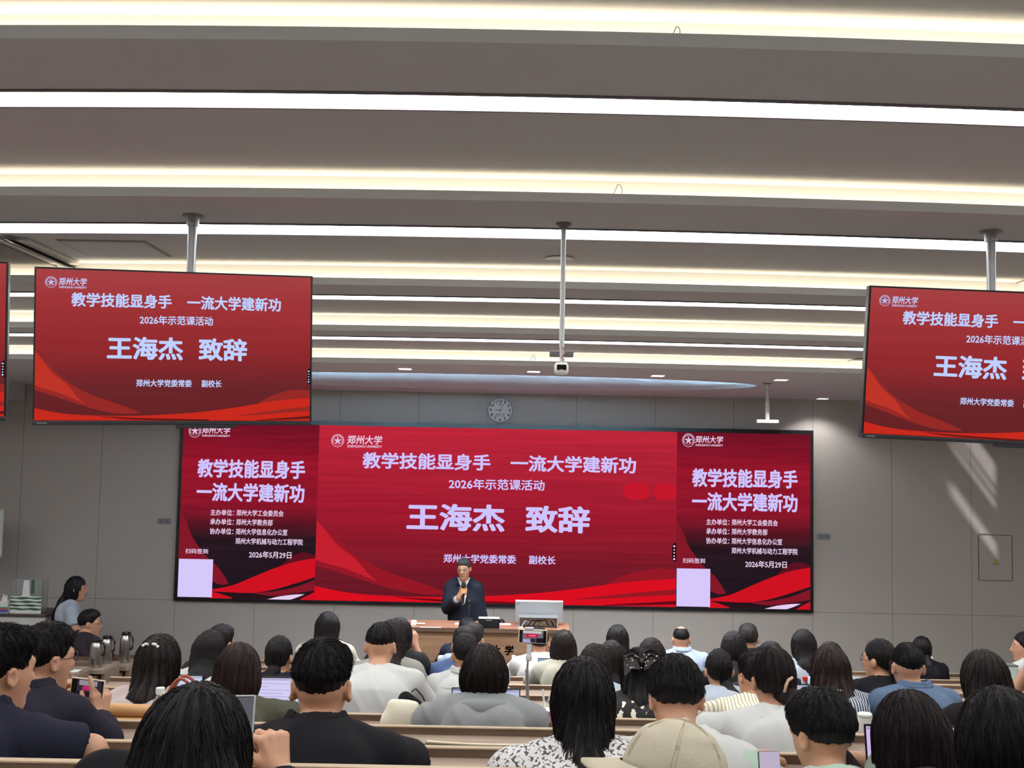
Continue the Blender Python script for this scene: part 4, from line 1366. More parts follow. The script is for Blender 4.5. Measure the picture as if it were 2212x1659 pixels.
tag(mb.build('computer_mouse', BEZEL, smooth=True, loc=(c.x, c.y, PZ)), 'black computer mouse on the podium', 'mouse')

# ------------------------------------------------------------------ front wall fittings
CY = YF - 0.03
c = at(1080.5, 886, CY)
R0 = pxm(27, CY)
ck = thing('wall_clock', 'round white wall clock with black numerals above the LED wall', 'clock', c)
ck.location = (c.x, YF, c.z)
MB().cyl((0, -0.035, 0), (0, 0, 0), R0, n=40).build('case', mat('clock_grey', (120, 118, 118), 0.4), ck)
MB().cyl((0, -0.037, 0), (0, -0.035, 0), R0 * 0.94, n=40).build('dial', mat('clock_white', (232, 232, 234), 0.5), ck)
bk = mat('clock_black', (34, 32, 34), 0.5)
for i in range(1, 13):
    a = math.pi / 2 - i * math.pi / 6
    s = str(i); ww = R0 * (0.04 if s == '1' else 0.09 if len(s) == 1 else 0.11 if s == '11' else 0.15)
    lettering('numeral', s, R0 * 0.76 * math.cos(a) - ww, R0 * 0.76 * math.cos(a) + ww, R0 * 0.76 * math.sin(a), R0 * 0.24, -0.0375, bk, ck, 0.02)
lettering('dial_lettering', '郑州大学', -R0 * 0.38, R0 * 0.38, -R0 * 0.36, R0 * 0.15, -0.0375, bk, ck, 0.01)
lettering('dial_lettering', 'ZHENGZHOU UNIVERSITY', -R0 * 0.38, R0 * 0.38, -R0 * 0.5, R0 * 0.05, -0.0375, bk, ck)
emblem(ck, 0, R0 * 0.46, R0 * 0.13, bk, 'emblem', -0.0376)


def hand_(name, ang, L, w, y):
    a = math.radians(90 - ang); d = Vector((math.cos(a), 0, math.sin(a))); n = Vector((-d.z, 0, d.x))
    mb = MB(); b = -d * L * 0.18
    mb.add([b + n * w + Vector((0, y, 0)), b - n * w + Vector((0, y, 0)), d * L - n * w * 0.5 + Vector((0, y, 0)), d * L + n * w * 0.5 + Vector((0, y, 0))], [(0, 1, 2, 3)])
    mb.add([tuple(Vector(p) + Vector((0, -0.001, 0))) for p in mb.v[:4]], [(0, 1, 2, 3)])
    mb.build(name, bk, ck)


hand_('hour_hand', 272, R0 * 0.5, R0 * 0.03, -0.039); hand_('minute_hand', 30, R0 * 0.78, R0 * 0.022, -0.041); hand_('second_hand', 195, R0 * 0.3, R0 * 0.01, -0.043)
for (u, v, lab) in ((355, 1126, 'small grey wall plate left of the LED wall'), (1779, 1159, 'small grey wall plate right of the LED wall')):
    c = at(u, v, YF)
    t = thing('wall_plate', lab, 'wall plate', (c.x, YF, c.z))
    MB().box(-0.076, 0.076, -0.012, 0, -0.034, 0.034).build('plate', mat('plate_grey', (128, 130, 134), 0.5), t, bevel=0.002)
    MB().box(-0.05, -0.01, -0.014, -0.012, -0.02, 0.02).box(0.01, 0.05, -0.014, -0.012, -0.02, 0.02).build('socket', mat('socket_grey', (108, 110, 114), 0.5), t)
a = at(2114, 1156, YF); b = at(2186, 1254, YF)
hw, hh = (b.x - a.x) / 2, (a.z - b.z) / 2
t = thing('wall_access_panel', 'flush square access door with a yellow warning triangle on the right of the front wall', 'access panel', ((a.x + b.x) / 2, YF, (a.z + b.z) / 2))
MB().box(-hw, hw, -0.004, 0, -hh, hh).build('door_leaf', mat('wall_tone', (176, 170, 164), 0.75), t)
MB().box(-hw, hw, -0.006, 0, hh, hh + 0.008).box(-hw, hw, -0.006, 0, -hh - 0.008, -hh).box(hw, hw + 0.008, -0.006, 0, -hh, hh).box(-hw - 0.008, -hw, -0.006, 0, -hh, hh).build('gap_frame', mat('gap_dark', (92, 88, 86), 0.8), t)
c = at(2152, 1214, YF); cx, cz = c.x - (a.x + b.x) / 2, c.z - (a.z + b.z) / 2
s = 0.034
MB().poly([(cx - s, cz - s * 0.8), (cx + s, cz - s * 0.8), (cx, cz + s)], -0.006, -0.004).build('warning_sticker', mat('sticker_black', (30, 28, 20), 0.5), t)
st = MB().poly([(cx - s * 0.78, cz - s * 0.67), (cx + s * 0.78, cz - s * 0.67), (cx, cz + s * 0.74)], -0.0075, -0.006).build('warning_triangle', mat('sticker_yellow', (226, 190, 40), 0.5), t)
MB().poly([(cx + 0.004, cz + s * 0.3), (cx - 0.006, cz - s * 0.12), (cx, cz - s * 0.1), (cx - 0.004, cz - s * 0.52), (cx + 0.007, cz - s * 0.02), (cx, cz - s * 0.04)], -0.0085, -0.0075).build('bolt_mark', mat('sticker_black', (30, 28, 20), 0.5), t)
c = at(1, 1150, 11.6)
t = thing('notice_board', 'pale notice board cut off by the left edge of the photo', 'notice board', (c.x - 0.4, 11.6, 0.0))
MB().box(-0.42, 0.42, 0, 0.02, c.z - 0.26, c.z + 0.24).build('board', mat('board_pale', (196, 206, 206), 0.5), t)
MB().box(-0.43, 0.43, -0.004, 0.024, c.z + 0.235, c.z + 0.25).build('top_trim', mat('board_green', (170, 180, 110), 0.5), t)
MB().box(-0.3, -0.26, 0.02, 0.05, 0, c.z).box(0.26, 0.3, 0.02, 0.05, 0, c.z).box(-0.3, -0.26, -0.2, 0.25, 0, 0.03).box(0.26, 0.3, -0.2, 0.25, 0, 0.03).build('stand', mat('stand_grey', (150, 150, 150), 0.4, 0.6), t)

# ------------------------------------------------------------------ things hanging from the ceiling
WP = mat('white_paint', (206, 212, 214), 0.4)
GP = mat('grey_paint', (112, 112, 116), 0.5)
p = at(1217, 526, 4.88)
t = thing('drop_pole_camera', 'camera on a long white drop pole hanging from the ceiling, centre right', 'camera', (p.x, 4.88, 3.804))
c = at(1215, 797, 4.88); zc = c.z - 3.804; zb = at(1215, 764, 4.88).z - 3.804
MB().cyl((0, 0, 0), (0, 0, -0.008), 0.036, n=20).cyl((0, 0, -0.008), (0, 0, -0.03), 0.03, 0.014, n=20).build('ceiling_flange', GP, t, smooth=False)
MB().cyl((0, 0, -0.02), (0, 0, zb + 0.03), 0.0115, n=16).build('pole', WP, t, smooth=False)
MB().cyl((0, 0, zb + 0.04), (0, 0, zc + 0.03), 0.009, n=12).build('lower_pole', WP, t)
MB().box(-0.055, 0.055, 0.005, 0.03, zb - 0.014, zb + 0.014).build('junction_box', GP, t, bevel=0.006)
MB().tube([(0.004, -0.012, zb + 0.03), (0.012, -0.02, zb), (0.0, -0.016, zb - 0.02), (0.012, -0.012, zc + 0.045), (0.004, 0.0, zc + 0.025)], 0.0025, 6).build('cable', mat('cable_red', (190, 120, 120), 0.5), t, smooth=True)
hd = MB().lathe([(0.004, 0.03), (0.026, 0.028), (0.0325, 0.016), (0.033, -0.012), (0.026, -0.026), (0.004, -0.03)], 20).build('camera_head', mat('white_plastic', (225, 225, 222), 0.5), t, smooth=True, loc=(0, 0, zc))
MB().box(-0.022, 0.022, -0.033, -0.02, -0.008, 0.018).build('lens_window', mat('dark_glass', (16, 16, 20), 0.15), hd, bevel=0.004)
r = at(1208, 557, 1.0) - Vector((0, 0, CAMZ)); p = Vector((0, 0, CAMZ)) + r * ((3.804 - CAMZ) / r.z)
t = thing('ceiling_speaker', 'round flush ceiling speaker behind the camera drop pole', 'ceiling speaker', (p.x, p.y, 3.804))
MB().lathe([(0.075, -0.002), (0.082, -0.006), (0.078, -0.01), (0.07, -0.006)], 30).build('rim', WP, t, smooth=True)
MB().cyl((0, 0, -0.002), (0, 0, -0.005), 0.074, n=30).build('grille', GP, t)
p = at(1658, 828, 9.87)
t = thing('hanging_antenna_bar', 'white inverted-T bar hanging from the soffit near the right of the LED wall', 'hanging bar', (p.x, 9.87, ZC))
zb = at(1659, 910, 9.87).z - ZC
MB().cyl((0, 0, 0), (0, 0, -0.012), 0.05, 0.03, n=18).build('ceiling_flange', GP, t)
MB().cyl((0, 0, -0.01), (0, 0, zb * 0.55), 0.014, n=12).cyl((0, 0, zb * 0.5), (0, 0, zb), 0.019, n=12).build('pole', WP, t)
MB().box(-0.1, 0.1, -0.02, 0.02, zb - 0.016, zb + 0.014).build('bar', WP, t, bevel=0.005)


def ceil_pt(u, v, z):
    r = at(u, v, 1.0) - Vector((0, 0, CAMZ)); return Vector((0, 0, CAMZ)) + r * ((z - CAMZ) / r.z)


# air conditioner cassette and access hatches in the bay behind the televisions
zc = 3.804
a = ceil_pt(62, 563, zc); b = ceil_pt(95, 514, zc); c = ceil_pt(168, 563, zc)
sx = 0.95
t = thing('ceiling_air_conditioner', 'square cassette air conditioner in the ceiling at the far left', 'air conditioner', (c.x - sx / 2, (a.y + b.y) / 2, zc))
d = (b.y - a.y) / 2
MB().box(-sx / 2, sx / 2, -d, d, -0.02, 0).build('panel', mat('ac_white', (196, 194, 190), 0.5), t, bevel=0.006)
MB().box(-sx / 2 + 0.16, sx / 2 - 0.16, -d + 0.1, d - 0.1, -0.026, -0.02).build('grille', mat('ac_grey', (120, 118, 118), 0.6), t, bevel=0.003)
MB().box(sx / 2 - 0.11, sx / 2 - 0.05, -d + 0.06, d - 0.06, -0.022, -0.0195).build('vane_slot', mat('slot_dark', (40, 40, 44), 0.6), t)
MB().box(-0.028, 0.028, -d + 0.06, d - 0.06, -0.003, 0.0).xf(Matrix.Translation((sx / 2 - 0.07, 0, -0.028)) @ Matrix.Rotation(0.45, 4, 'Y')).build('vane', mat('ac_white', (196, 194, 190), 0.5), t)
for nm, q, z, lab in (('ceiling_hatch', ((140, 520), (315, 520), (352, 550), (190, 550)), 3.804, 'pale square ceiling hatch beside the air conditioner'), ('ceiling_hatch', ((2212, 604), (2330, 606), (2400, 640), (2260, 640)), 3.804, 'ceiling hatch at the right edge behind the television pole'),
                      ('ceiling_hatch', ((1820, 782), (1868, 774), (1990, 776), (1960, 786)), 3.567, 'pale ceiling hatch just left of the right-hand television')):
    ps = [ceil_pt(u, v, z) for u, v in q]
    x0 = min(p.x for p in ps); x1 = max(p.x for p in ps); y0 = min(p.y for p in ps); y1 = max(p.y for p in ps)
    t = thing(nm, lab, 'ceiling hatch', ((x0 + x1) / 2, (y0 + y1) / 2, z))
    w, d = (x1 - x0) / 2, (y1 - y0) / 2
    MB().box(-w, w, -d, d, -0.006, 0).build('frame', mat('hatch_edge', (150, 146, 140), 0.7), t)
    MB().box(-w + 0.015, w - 0.015, -d + 0.015, d - 0.015, -0.009, -0.006).build('leaf', CEIL, t)
# loose wire ends poking out of the coves
for (u, v, i, lab) in ((1462, 66, 0, 'small loose wire loop above the topmost cove'), (1334, 420, 1, 'loose wire loop with a connector on the second cove'), (1150, 777, 4, 'small tangle of thin wires on the lowest cove')):
    l = LIPS[4 + i] + 0.0; x = at(u, v, l).x; y = l + bow(x); z = ZS[5 + i] + 0.04
    s = (0.016, 0.028, 0.03)[i if i < 2 else 2]
    pts = [(-s * 0.6, 0, 0), (-s * 0.3, 0, s * 0.6), (s * 0.1, 0.004, s * 1.5), (s * 0.6, 0.004, s * 1.2), (s * 0.7, 0, s * 0.3), (s * 0.4, 0, -0.002)]
    tag(MB().tube(curve_pts(pts, 4), 0.0013 if i < 2 else 0.002, 6).build('loose_wire', mat('wire_grey', (70, 66, 70), 0.5), smooth=True, loc=(x, y + 0.008, z)), lab, 'wire')
# ------------------------------------------------------------------ the audience and the speaker
YR = [9.7 - 0.85 * k for k in range(10)]
BLACK = hair_mat('hair_black', (19, 16, 18)); DARK = hair_mat('hair_dark_brown', (30, 21, 22)); BROWN = hair_mat('hair_brown', (46, 33, 29)); GREYH = hair_mat('hair_greying', (34, 32, 34), grey=0.06)
SALT = hair_mat('hair_salt_and_pepper', (44, 43, 43), grey=0.05)


def cloth(name, rgb, var=0.08, bump=0.12, rough=0.85):
    return mat(name, rgb, rough, var=var, vscale=22, bump=bump, bscale=420, spec=0.2)


NAVY = cloth('navy_cloth', (30, 32, 47)); INK = cloth('ink_cloth', (36, 34, 47)); BLK = cloth('black_cloth', (24, 23, 28)); WHITE = cloth('white_cotton', (194, 197, 196), 0.03)
LBLUE = cloth('light_blue_cotton', (159, 175, 199), 0.04); PALEB = cloth('pale_blue_cotton', (170, 182, 196), 0.04); PINK = cloth('pale_pink_knit', (185, 172, 168), 0.04)
OLIVE = cloth('olive_cotton', (79, 79, 66)); GREYJ = cloth('grey_shell', (134, 138, 140), 0.05, rough=0.6); CREAM = cloth('cream_knit', (194, 192, 178), 0.04); BEIGE = cloth('beige_linen', (177, 177, 163), 0.04)
DENIM = cloth('grey_blue_shirt', (87, 106, 134)); MINT = cloth('mint_cotton', (168, 190, 175), 0.03); BLUE = cloth('mid_blue_shirt', (79, 99, 141)); SMOKE = cloth('smoky_cotton', (153, 153, 147))
STRIPE = stripe_mat('navy_white_stripe', (44, 52, 74), (206, 212, 222), 75, 0, 0.62); CSTRIPE = stripe_mat('cream_rib_stripe', (232, 228, 208), (176, 172, 152), 60, 0, 0.66)
LACE = blotch_mat('lace_black_white', (206, 206, 206), (74, 72, 76), 120, 0.56); FLORAL = blotch_mat('black_floral', (28, 27, 30), (226, 220, 206), 24, 0.6)
DPLUM = cloth('dark_plum_cloth', (41, 32, 39)); CHAR = cloth('charcoal_jacket', (39, 39, 43))


def longtail(L, w=0.098, lean=0.08, thick=1.0, end=0.7):
    w *= 0.85
    pts = [((0, -0.05, 0.02), w, 0.06)]
    zs = [(-0.06, -0.085, 1.02), (-0.15, -0.165, 1.0), (-0.26, -0.215, 0.95), (-0.4, -0.235, 0.85), (-0.54, -0.24, 0.75)]
    for z, y, f in zs:
        y2 = y - (0.34 * (lean - 0.08) if z < -0.12 else 0.15 * (lean - 0.08))
        if z < -L:
            break
        pts.append(((0, y2, z), w * f, 0.045 * thick * f))
    z0, y0 = pts[-1][0][2], pts[-1][0][1]
    pts.append(((0, y0 - 0.01, -L), w * end, 0.03 * thick))
    return pts


def P(lab, u, v, k, Y=None, **kw):
    return person('person ' + lab, u, v, Y or YR[k], FL[k], **kw)


OUT = {}
# row 9, nearest
OUT['frizz'] = P('at bottom left with thick loose black hair, fist raised beside a phone', 418, 1500, 9, hair=('long', BLACK, dict(t=0.044, strands=2600)), top=('tee', BLK), sex='f', lean=0.12, yaw=-0.1,
                 tail=[((0, -0.04, 0.02), 0.112, 0.08), ((0, -0.09, -0.08), 0.13, 0.075), ((0, -0.17, -0.18), 0.14, 0.06), ((0, -0.22, -0.32), 0.13, 0.05)],
                 arms={1: dict(Epx=(650, 1840, 2.3), Wpx=(604, 1672, 2.5), d=(-0.25, 0.15, 1), n=(-0.75, 0.7, 0.1), curl=(1.15, 1.35, 0.8), thumb=0.5, spread=0.5)}, sleeve='long')
OUT['cap'] = P('in a cream baseball cap turned sideways, at the bottom edge', 1448, 1562, 9, hair=('short', BLACK, dict(strands=0, t=0.004, zcut=0.05)), top=('tee', CREAM), sex='f', lean=0.14, pitch=0.25, yaw=0.5, hair_t=0.028, sleeve='long', sh=0.15,
               arms={s: dict(E=(s * 0.2, 0.1, 0.72), W=(s * 0.1, 0.32, 0.8), d=(-s * 0.35, 1, -0.1), n=(0, 0, -1)) for s in (-1, 1)})
# row 8
OUT['left'] = P('in a navy polo cut off by the left edge, forearm on the desk', -22, 1356, 8, hair=('short', BLACK), top=('polo', NAVY), lean=0.1, yaw=-0.25, rz=-0.25, sh=0.2, bulk=1.1,
                arms={1: dict(Epx=(196, 1622, 3.0), Wpx=(238, 1652, 3.2), d=(-0.6, 1, 0), n=(0, 0, -1))})
OUT['polo'] = P('in a black polo shirt with short spiky black hair, both ears showing', 692, 1390, 8, hair=('short', BLACK, dict(nape=0.005, strands=2200)), top=('polo', BLK), lean=0.06, sh=0.205, bulk=1.12)
OUT['longhair'] = P('with very long straight black hair and a black and white lace blouse', 1262, 1424, 8, Y=2.62, hair=('long', BLACK, dict(t=0.014, strands=2400)), top=('blouse', LACE), sex='f', lean=0.05, tail=longtail(0.62, 0.086, 0.05, 1.0), sleeve='long', hs=0.88, sh=0.19)
OUT['wshirt'] = P('in a white collared shirt bending forward, behind the cream cap', 1470, 1432, 8, Y=2.95, hair=('short', BLACK, dict(t=0.026, nape=-0.03, strands=2200)), top=('shirt', WHITE), lean=0.3, pitch=0.45, sh=0.2, sleeve='short', bulk=1.08,
                  arms={-1: dict(E=(-0.27, 0.18, 0.74), W=(-0.18, 0.4, 0.8), d=(0.6, 1, 0), n=(0, 0, -1)), 1: dict(E=(0.27, 0.16, 0.73), W=(0.18, 0.4, 0.8), d=(-0.6, 1, 0), n=(0, 0, -1))})
OUT['mint'] = P('in a mint green top with short greying hair, face turned left, lower right', 1790, 1503, 8, hair=('short', GREYH, dict(t=0.026, strands=2200, nape=-0.015)), top=('tee', MINT), sex='f', lean=0.16, yaw=0.4, pitch=0.2)
OUT['round'] = P('with a rounded dark brown bob beside the tall pale laptop screen', 1984, 1514, 8, hair=('bob', DARK, dict(t=0.04, L=-0.13, strands=2000)), top=('tee', DPLUM), sex='f', lean=0.16, pitch=0.25, tail=[((0, -0.03, 0.0), 0.104, 0.09), ((0, -0.03, -0.07), 0.1, 0.08)])
OUT['corner'] = P('with dark hair at the bottom right corner, partly cut off by the frame', 2184, 1509, 8, Y=2.5, hair=('bob', BLACK, dict(t=0.04, L=-0.17, strands=2000)), top=('tee', BLK), sex='f', lean=0.16, pitch=0.2, tail=[((0, -0.03, 0.0), 0.104, 0.09), ((0, -0.04, -0.1), 0.1, 0.08)])
# row 7
OUT['phoneman'] = P('in a dark navy shirt and glasses filming with a phone held sideways, far left', 84, 1350, 7, hair=('short', BLACK), top=('shirt', INK), sleeve='long', lean=0.1, yaw=-0.3, rz=-0.3, sh=0.2, bulk=1.1,
                    arms={1: dict(Epx=(228, 1600, 3.85), Wpx=(216, 1552, 4.1), d=(-0.05, 0.05, 1), n=(-0.9, 0.45, 0), curl=(0.8, 0.9, 0.6), index=(0.15, 0.15, 0.1), thumb=0.3, cuff=0.9),
                          -1: dict(Epx=(60, 1610, 3.95), Wpx=(124, 1546, 4.2), d=(-0.1, 0.1, 1), n=(0.9, 0.5, 0), curl=(0.5, 0.7, 0.5))})
OUT['jacketbun'] = P('in a thin white hooded jacket with hair in a clipped low bun', 1682, 1407, 7, hair=('bun', DARK, dict(nape=-0.05, t=0.018, strands=900)), top=('hoodie', WHITE), sex='f', lean=0.26, pitch=0.3, sleeve='long', sh=0.175,
                     tail=[((0.01, -0.085, -0.02), 0.034, 0.03), ((0.05, -0.125, -0.035), 0.034, 0.032), ((0.085, -0.125, -0.045), 0.026, 0.026)])
# row 6
OUT['pink'] = P('in a pale pink top with long wavy hair and a white hair clip', 338, 1374, 6, hair=('long', DARK, dict(t=0.022)), top=('tee', PINK), sex='f', lean=0.1, rz=-0.1, tail=longtail(0.34, 0.088, 0.1), sleeve='long')
OUT['olive'] = P('in an olive top with a brown shoulder-length bob, left of the black polo', 510, 1396, 6, hair=('bob', BROWN, dict(t=0.028, L=-0.1)), top=('tee', OLIVE), sex='f', lean=0.18, pitch=0.15, tail=[((0, -0.04, 0.0), 0.09, 0.06), ((0, -0.065, -0.08), 0.094, 0.055)], sh=0.185)
OUT['grey'] = P('in a grey hooded jacket with a dark bob, arms spread on the desk, centre', 1047, 1397, 6, hair=('bob', DARK, dict(t=0.026, L=-0.06)), top=('hoodie', GREYJ), sex='f', lean=0.12, sleeve='long', sh=0.185, tail=[((0, -0.04, 0.0), 0.088, 0.06), ((0, -0.05, -0.05), 0.09, 0.05)],
                arms={-1: dict(Epx=(925, 1556, 4.75), Wpx=(960, 1560, 5.0), d=(1, 0.6, 0), n=(0, 0, -1)), 1: dict(Epx=(1150, 1556, 4.72), Wpx=(1130, 1555, 5.0), d=(-0.6, 1, 0), n=(0, 0, -1))})
OUT['longright'] = P('with long dark hair down the back, behind the grey-blue shirt on the right', 2132, 1409, 6, hair=('long', DARK, dict(t=0.024)), top=('blouse', BLK), sex='f', lean=0.1, tail=longtail(0.4, 0.11, 0.1), sleeve='long')
# row 5
OUT['wtee'] = P('in a white T-shirt with cropped black hair, centre left', 820, 1349, 5, hair=('crew', BLACK, dict(t=0.012, nape=0.0)), top=('tee', WHITE), lean=0.2, pitch=0.2, sh=0.2, bulk=1.06)
OUT['bow'] = P('wearing a sequinned black bow in long dark hair', 1382, 1403, 5, hair=('long', BLACK, dict(t=0.024)), top=('blouse', FLORAL), sex='f', lean=0.08, tail=longtail(0.5, 0.1, 0.08))
OUT['rib'] = P('in a cream ribbed knit top, face hidden, beside the white hooded jacket', 1632, 1412, 5, hair=('short', BLACK, dict(t=0.02)), top=('tee', CSTRIPE), sex='f', lean=0.1, yaw=0.25, roll=0.1, sh=0.18)
OUT['stripe'] = P('in a navy and white striped shirt with brown shoulder-length hair', 1797, 1398, 5, hair=('bob', BROWN, dict(t=0.026, L=-0.13)), top=('shirt', STRIPE), sex='f', lean=0.12, tail=[((0, -0.04, 0), 0.088, 0.06), ((0, -0.085, -0.07), 0.09, 0.05), ((0.015, -0.16, -0.15), 0.085, 0.035)], sleeve='long', sh=0.18)
OUT['denim'] = P('in a grey-blue collared shirt with cropped hair, right side', 1970, 1391, 5, hair=('crew', BLACK, dict(t=0.012, nape=0.0)), top=('shirt', DENIM), lean=0.1, sh=0.205, bulk=1.1, rz=0.15, yaw=-0.2)
OUT['armup'] = P('in black at the right edge, only a raised bare forearm in view', 2262, 1404, 5, hair=('short', BLACK), top=('tee', BLK), lean=0.06, sex='f',
                 arms={-1: dict(Epx=(2180, 1512, 5.65), Wpx=(2224, 1442, 5.6), d=(0.35, -0.1, 1), n=(0.9, 0.2, 0))})
# row 4
OUT['whitelong'] = P('in a white top with long black hair, left of the olive top', 449, 1364, 4, hair=('long', BLACK, dict(t=0.024)), top=('blouse', WHITE), sex='f', lean=0.1, tail=longtail(0.36, 0.1, 0.1), sleeve='long', roll=0.12)
OUT['navypony'] = P('in a navy top with a low black ponytail, above the lilac laptop', 601, 1376, 4, hair=('pony', BLACK, dict(nape=-0.04, t=0.017)), top=('tee', NAVY), sex='f', lean=0.1, yaw=-0.15, tail=[((0, -0.06, -0.02), 0.03, 0.03), ((-0.01, -0.1, -0.06), 0.035, 0.03), ((-0.03, -0.15, -0.13), 0.04, 0.032), ((-0.045, -0.185, -0.24), 0.028, 0.024)])
OUT['scarf'] = P('in pale grey with long dark hair, hidden behind the white T-shirt', 843, 1342, 4, hair=('long', DARK, dict(t=0.022)), top=('tee', SMOKE), sex='f', lean=0.1, tail=longtail(0.34, 0.095, 0.1))
OUT['podwhite'] = P('in a white shirt with neat short black hair, before the podium', 1006, 1372, 4, hair=('short', BLACK, dict(t=0.016, nape=-0.015)), top=('shirt', WHITE), lean=0.12, yaw=0.12, sh=0.19, sleeve='short')
OUT['brown4'] = P('with dark brown shoulder-length hair, beside two overlapping heads', 1286, 1394, 4, hair=('bob', DARK, dict(t=0.025, L=-0.13)), top=('blouse', PALEB), sex='f', lean=0.1, tail=[((0, -0.04, 0), 0.086, 0.06), ((0, -0.085, -0.11), 0.086, 0.05)])
OUT['bluepony'] = P('in a light blue blouse with a bushy low ponytail', 1556, 1405, 4, hair=('pony', BLACK, dict(nape=-0.04, t=0.018)), top=('blouse', PALEB), sex='f', lean=0.12, tail=[((0.015, -0.06, -0.03), 0.03, 0.03), ((0.03, -0.1, -0.07), 0.032, 0.03), ((0.055, -0.15, -0.13), 0.052, 0.045), ((0.07, -0.18, -0.23), 0.03, 0.028)])
OUT['glassespony'] = P('in black with glasses and a high dark ponytail, looking left', 1906, 1383, 4, hair=('pony', BLACK, dict(nape=-0.04, t=0.017)), top=('tee', BLK), sex='f', lean=0.08, yaw=0.6, rz=0.1, tail=[((0.035, -0.07, 0.03), 0.032, 0.03), ((0.055, -0.135, -0.03), 0.045, 0.038), ((0.05, -0.17, -0.16), 0.045, 0.035), ((0.05, -0.2, -0.3), 0.025, 0.02)], sh=0.17)
# row 3
OUT['curl3'] = P('with short curly dark hair partly hidden by a long-haired head, left', 474, 1352, 3, hair=('short', BLACK, dict(t=0.022)), top=('tee', CHAR), lean=0.08, yaw=-0.3)
OUT['blackphone'] = P('in a black jacket holding up a red-edged phone, left of the podium', 861, 1336, 3, hair=('long', BLACK, dict(t=0.02)), top=('jacket', CHAR), sex='f', lean=0.08, rz=-0.1, tail=longtail(0.26, 0.085, 0.08), sleeve='long',
                      arms={1: dict(Epx=(918, 1452, 7.3), Wpx=(897, 1398, 7.4), d=(-0.15, 0.1, 1), n=(-0.9, 0.4, 0), curl=(0.5, 0.7, 0.5), cuff=0.22)})
OUT['blue3'] = P('in a mid-blue shirt half hidden behind the neat black hair, before the podium', 1003, 1356, 3, hair=('short', BLACK), top=('shirt', BLUE), lean=0.1, sh=0.19)
OUT['dark3a'] = P('with dark hair to the shoulders, right one of two overlapping heads', 1322, 1386, 3, hair=('bob', DARK, dict(t=0.022, L=-0.11)), top=('blouse', BLK), sex='f', lean=0.1, tail=[((0, -0.04, 0), 0.084, 0.06), ((0, -0.075, -0.09), 0.082, 0.05)])
OUT['brown3'] = P('with dark brown hair behind the sequinned bow', 1409, 1380, 3, hair=('bob', DARK, dict(t=0.022, L=-0.11)), top=('blouse', BLK), sex='f', lean=0.1, tail=[((0, -0.04, 0), 0.084, 0.06), ((0, -0.075, -0.09), 0.082, 0.05)])
OUT['top3'] = P('with only a black crown of hair showing above the low bun', 1670, 1389, 3, hair=('short', BLACK), top=('tee', NAVY), lean=0.12, sex='f')
OUT['white3'] = P('whose white shoulder shows right of the striped shirt', 1797, 1389, 3, hair=('bob', BLACK, dict(t=0.02)), top=('tee', PALEB), sex='f', lean=0.1, sh=0.185)
# row 2
OUT['cardigan'] = P('in a pale cream cardigan with long dark hair, left of the podium', 707, 1323, 2, hair=('long', BLACK, dict(t=0.02)), top=('blouse', CREAM), sex='f', lean=0.05, tail=longtail(0.36, 0.092, 0.05), sleeve='long', sh=0.175)
OUT['greybrown2'] = P('with tousled grey-brown hair and a bare ear, before the podium', 1022, 1347, 2, hair=('short', SALT, dict(t=0.018)), top=('shirt', LBLUE), lean=0.1, yaw=-0.2)
OUT['bobbeige'] = P('in a beige blouse with a smooth dark bob, right of the phone stand', 1218, 1363, 2, hair=('bob', DARK, dict(t=0.024, L=-0.1)), top=('blouse', BEIGE), sex='f', lean=0.08, tail=[((0, -0.04, 0), 0.086, 0.06), ((0, -0.065, -0.08), 0.092, 0.055)], sleeve='long', sh=0.18)
OUT['bob2'] = P('in dark clothes with a short black bob, head bowed, near the wall', 1588, 1367, 2, hair=('bob', BLACK, dict(t=0.024, L=-0.09)), top=('tee', CHAR), sex='f', lean=0.12, pitch=0.15)
OUT['straight2'] = P('with long straight black hair against the wall, above the red-capped bottle', 1738, 1361, 2, hair=('long', BLACK, dict(t=0.02)), top=('blouse', PALEB), sex='f', lean=0.06, tail=longtail(0.42, 0.096, 0.06))
# row 1
OUT['wtee1'] = P('in a white T-shirt, dark head hidden by the phone on its stand', 1166, 1357, 1, hair=('short', BLACK), top=('tee', WHITE), lean=0.12, sh=0.2, bulk=1.08, rz=0.1)
OUT['long1'] = P('with long dark hair against the wall, right of the smooth bob', 1335, 1351, 1, hair=('long', BLACK, dict(t=0.02)), top=('blouse', DPLUM), sex='f', lean=0.06, tail=longtail(0.34, 0.096, 0.06))
OUT['navy1'] = P('in navy with short grey-black hair against the wall, right of the balding man', 1619, 1349, 1, hair=('short', SALT, dict(t=0.02)), top=('polo', INK), lean=0.08, yaw=-0.1)
OUT['rightface'] = P('in a white top at the right edge, face in profile', 2222, 1366, 1, hair=('pony', BLACK, dict(nape=-0.04)), top=('tee', WHITE), sex='f', lean=0.06, yaw=0.9, rz=0.4)
# row 0
OUT['bald'] = P('balding, in a pale blue shirt, sitting upright in the front row', 1473, 1352, 0, hair=('crew', BLACK, dict(t=0.008, nape=-0.005, bald=True)), top=('shirt', LBLUE), lean=0.05, sh=0.205, bulk=1.08, sleeve='long', hair_t=0.01)
OUT['pony0'] = P('with a black ponytail and pale hair clip by the wall on the right', 1994, 1376, 0, hair=('pony', BLACK, dict(nape=-0.04)), top=('tee', BLK), sex='f', lean=0.06, yaw=0.3, tail=[((0.02, -0.1, -0.04), 0.03, 0.028), ((0.035, -0.14, -0.12), 0.042, 0.036), ((0.045, -0.17, -0.24), 0.025, 0.022)])
OUT['front0'] = P('in the front row with only a dark crown showing, nearest below the microphone', 1009, 1336, 0, hair=('short', BLACK), top=('shirt', NAVY), lean=0.06)
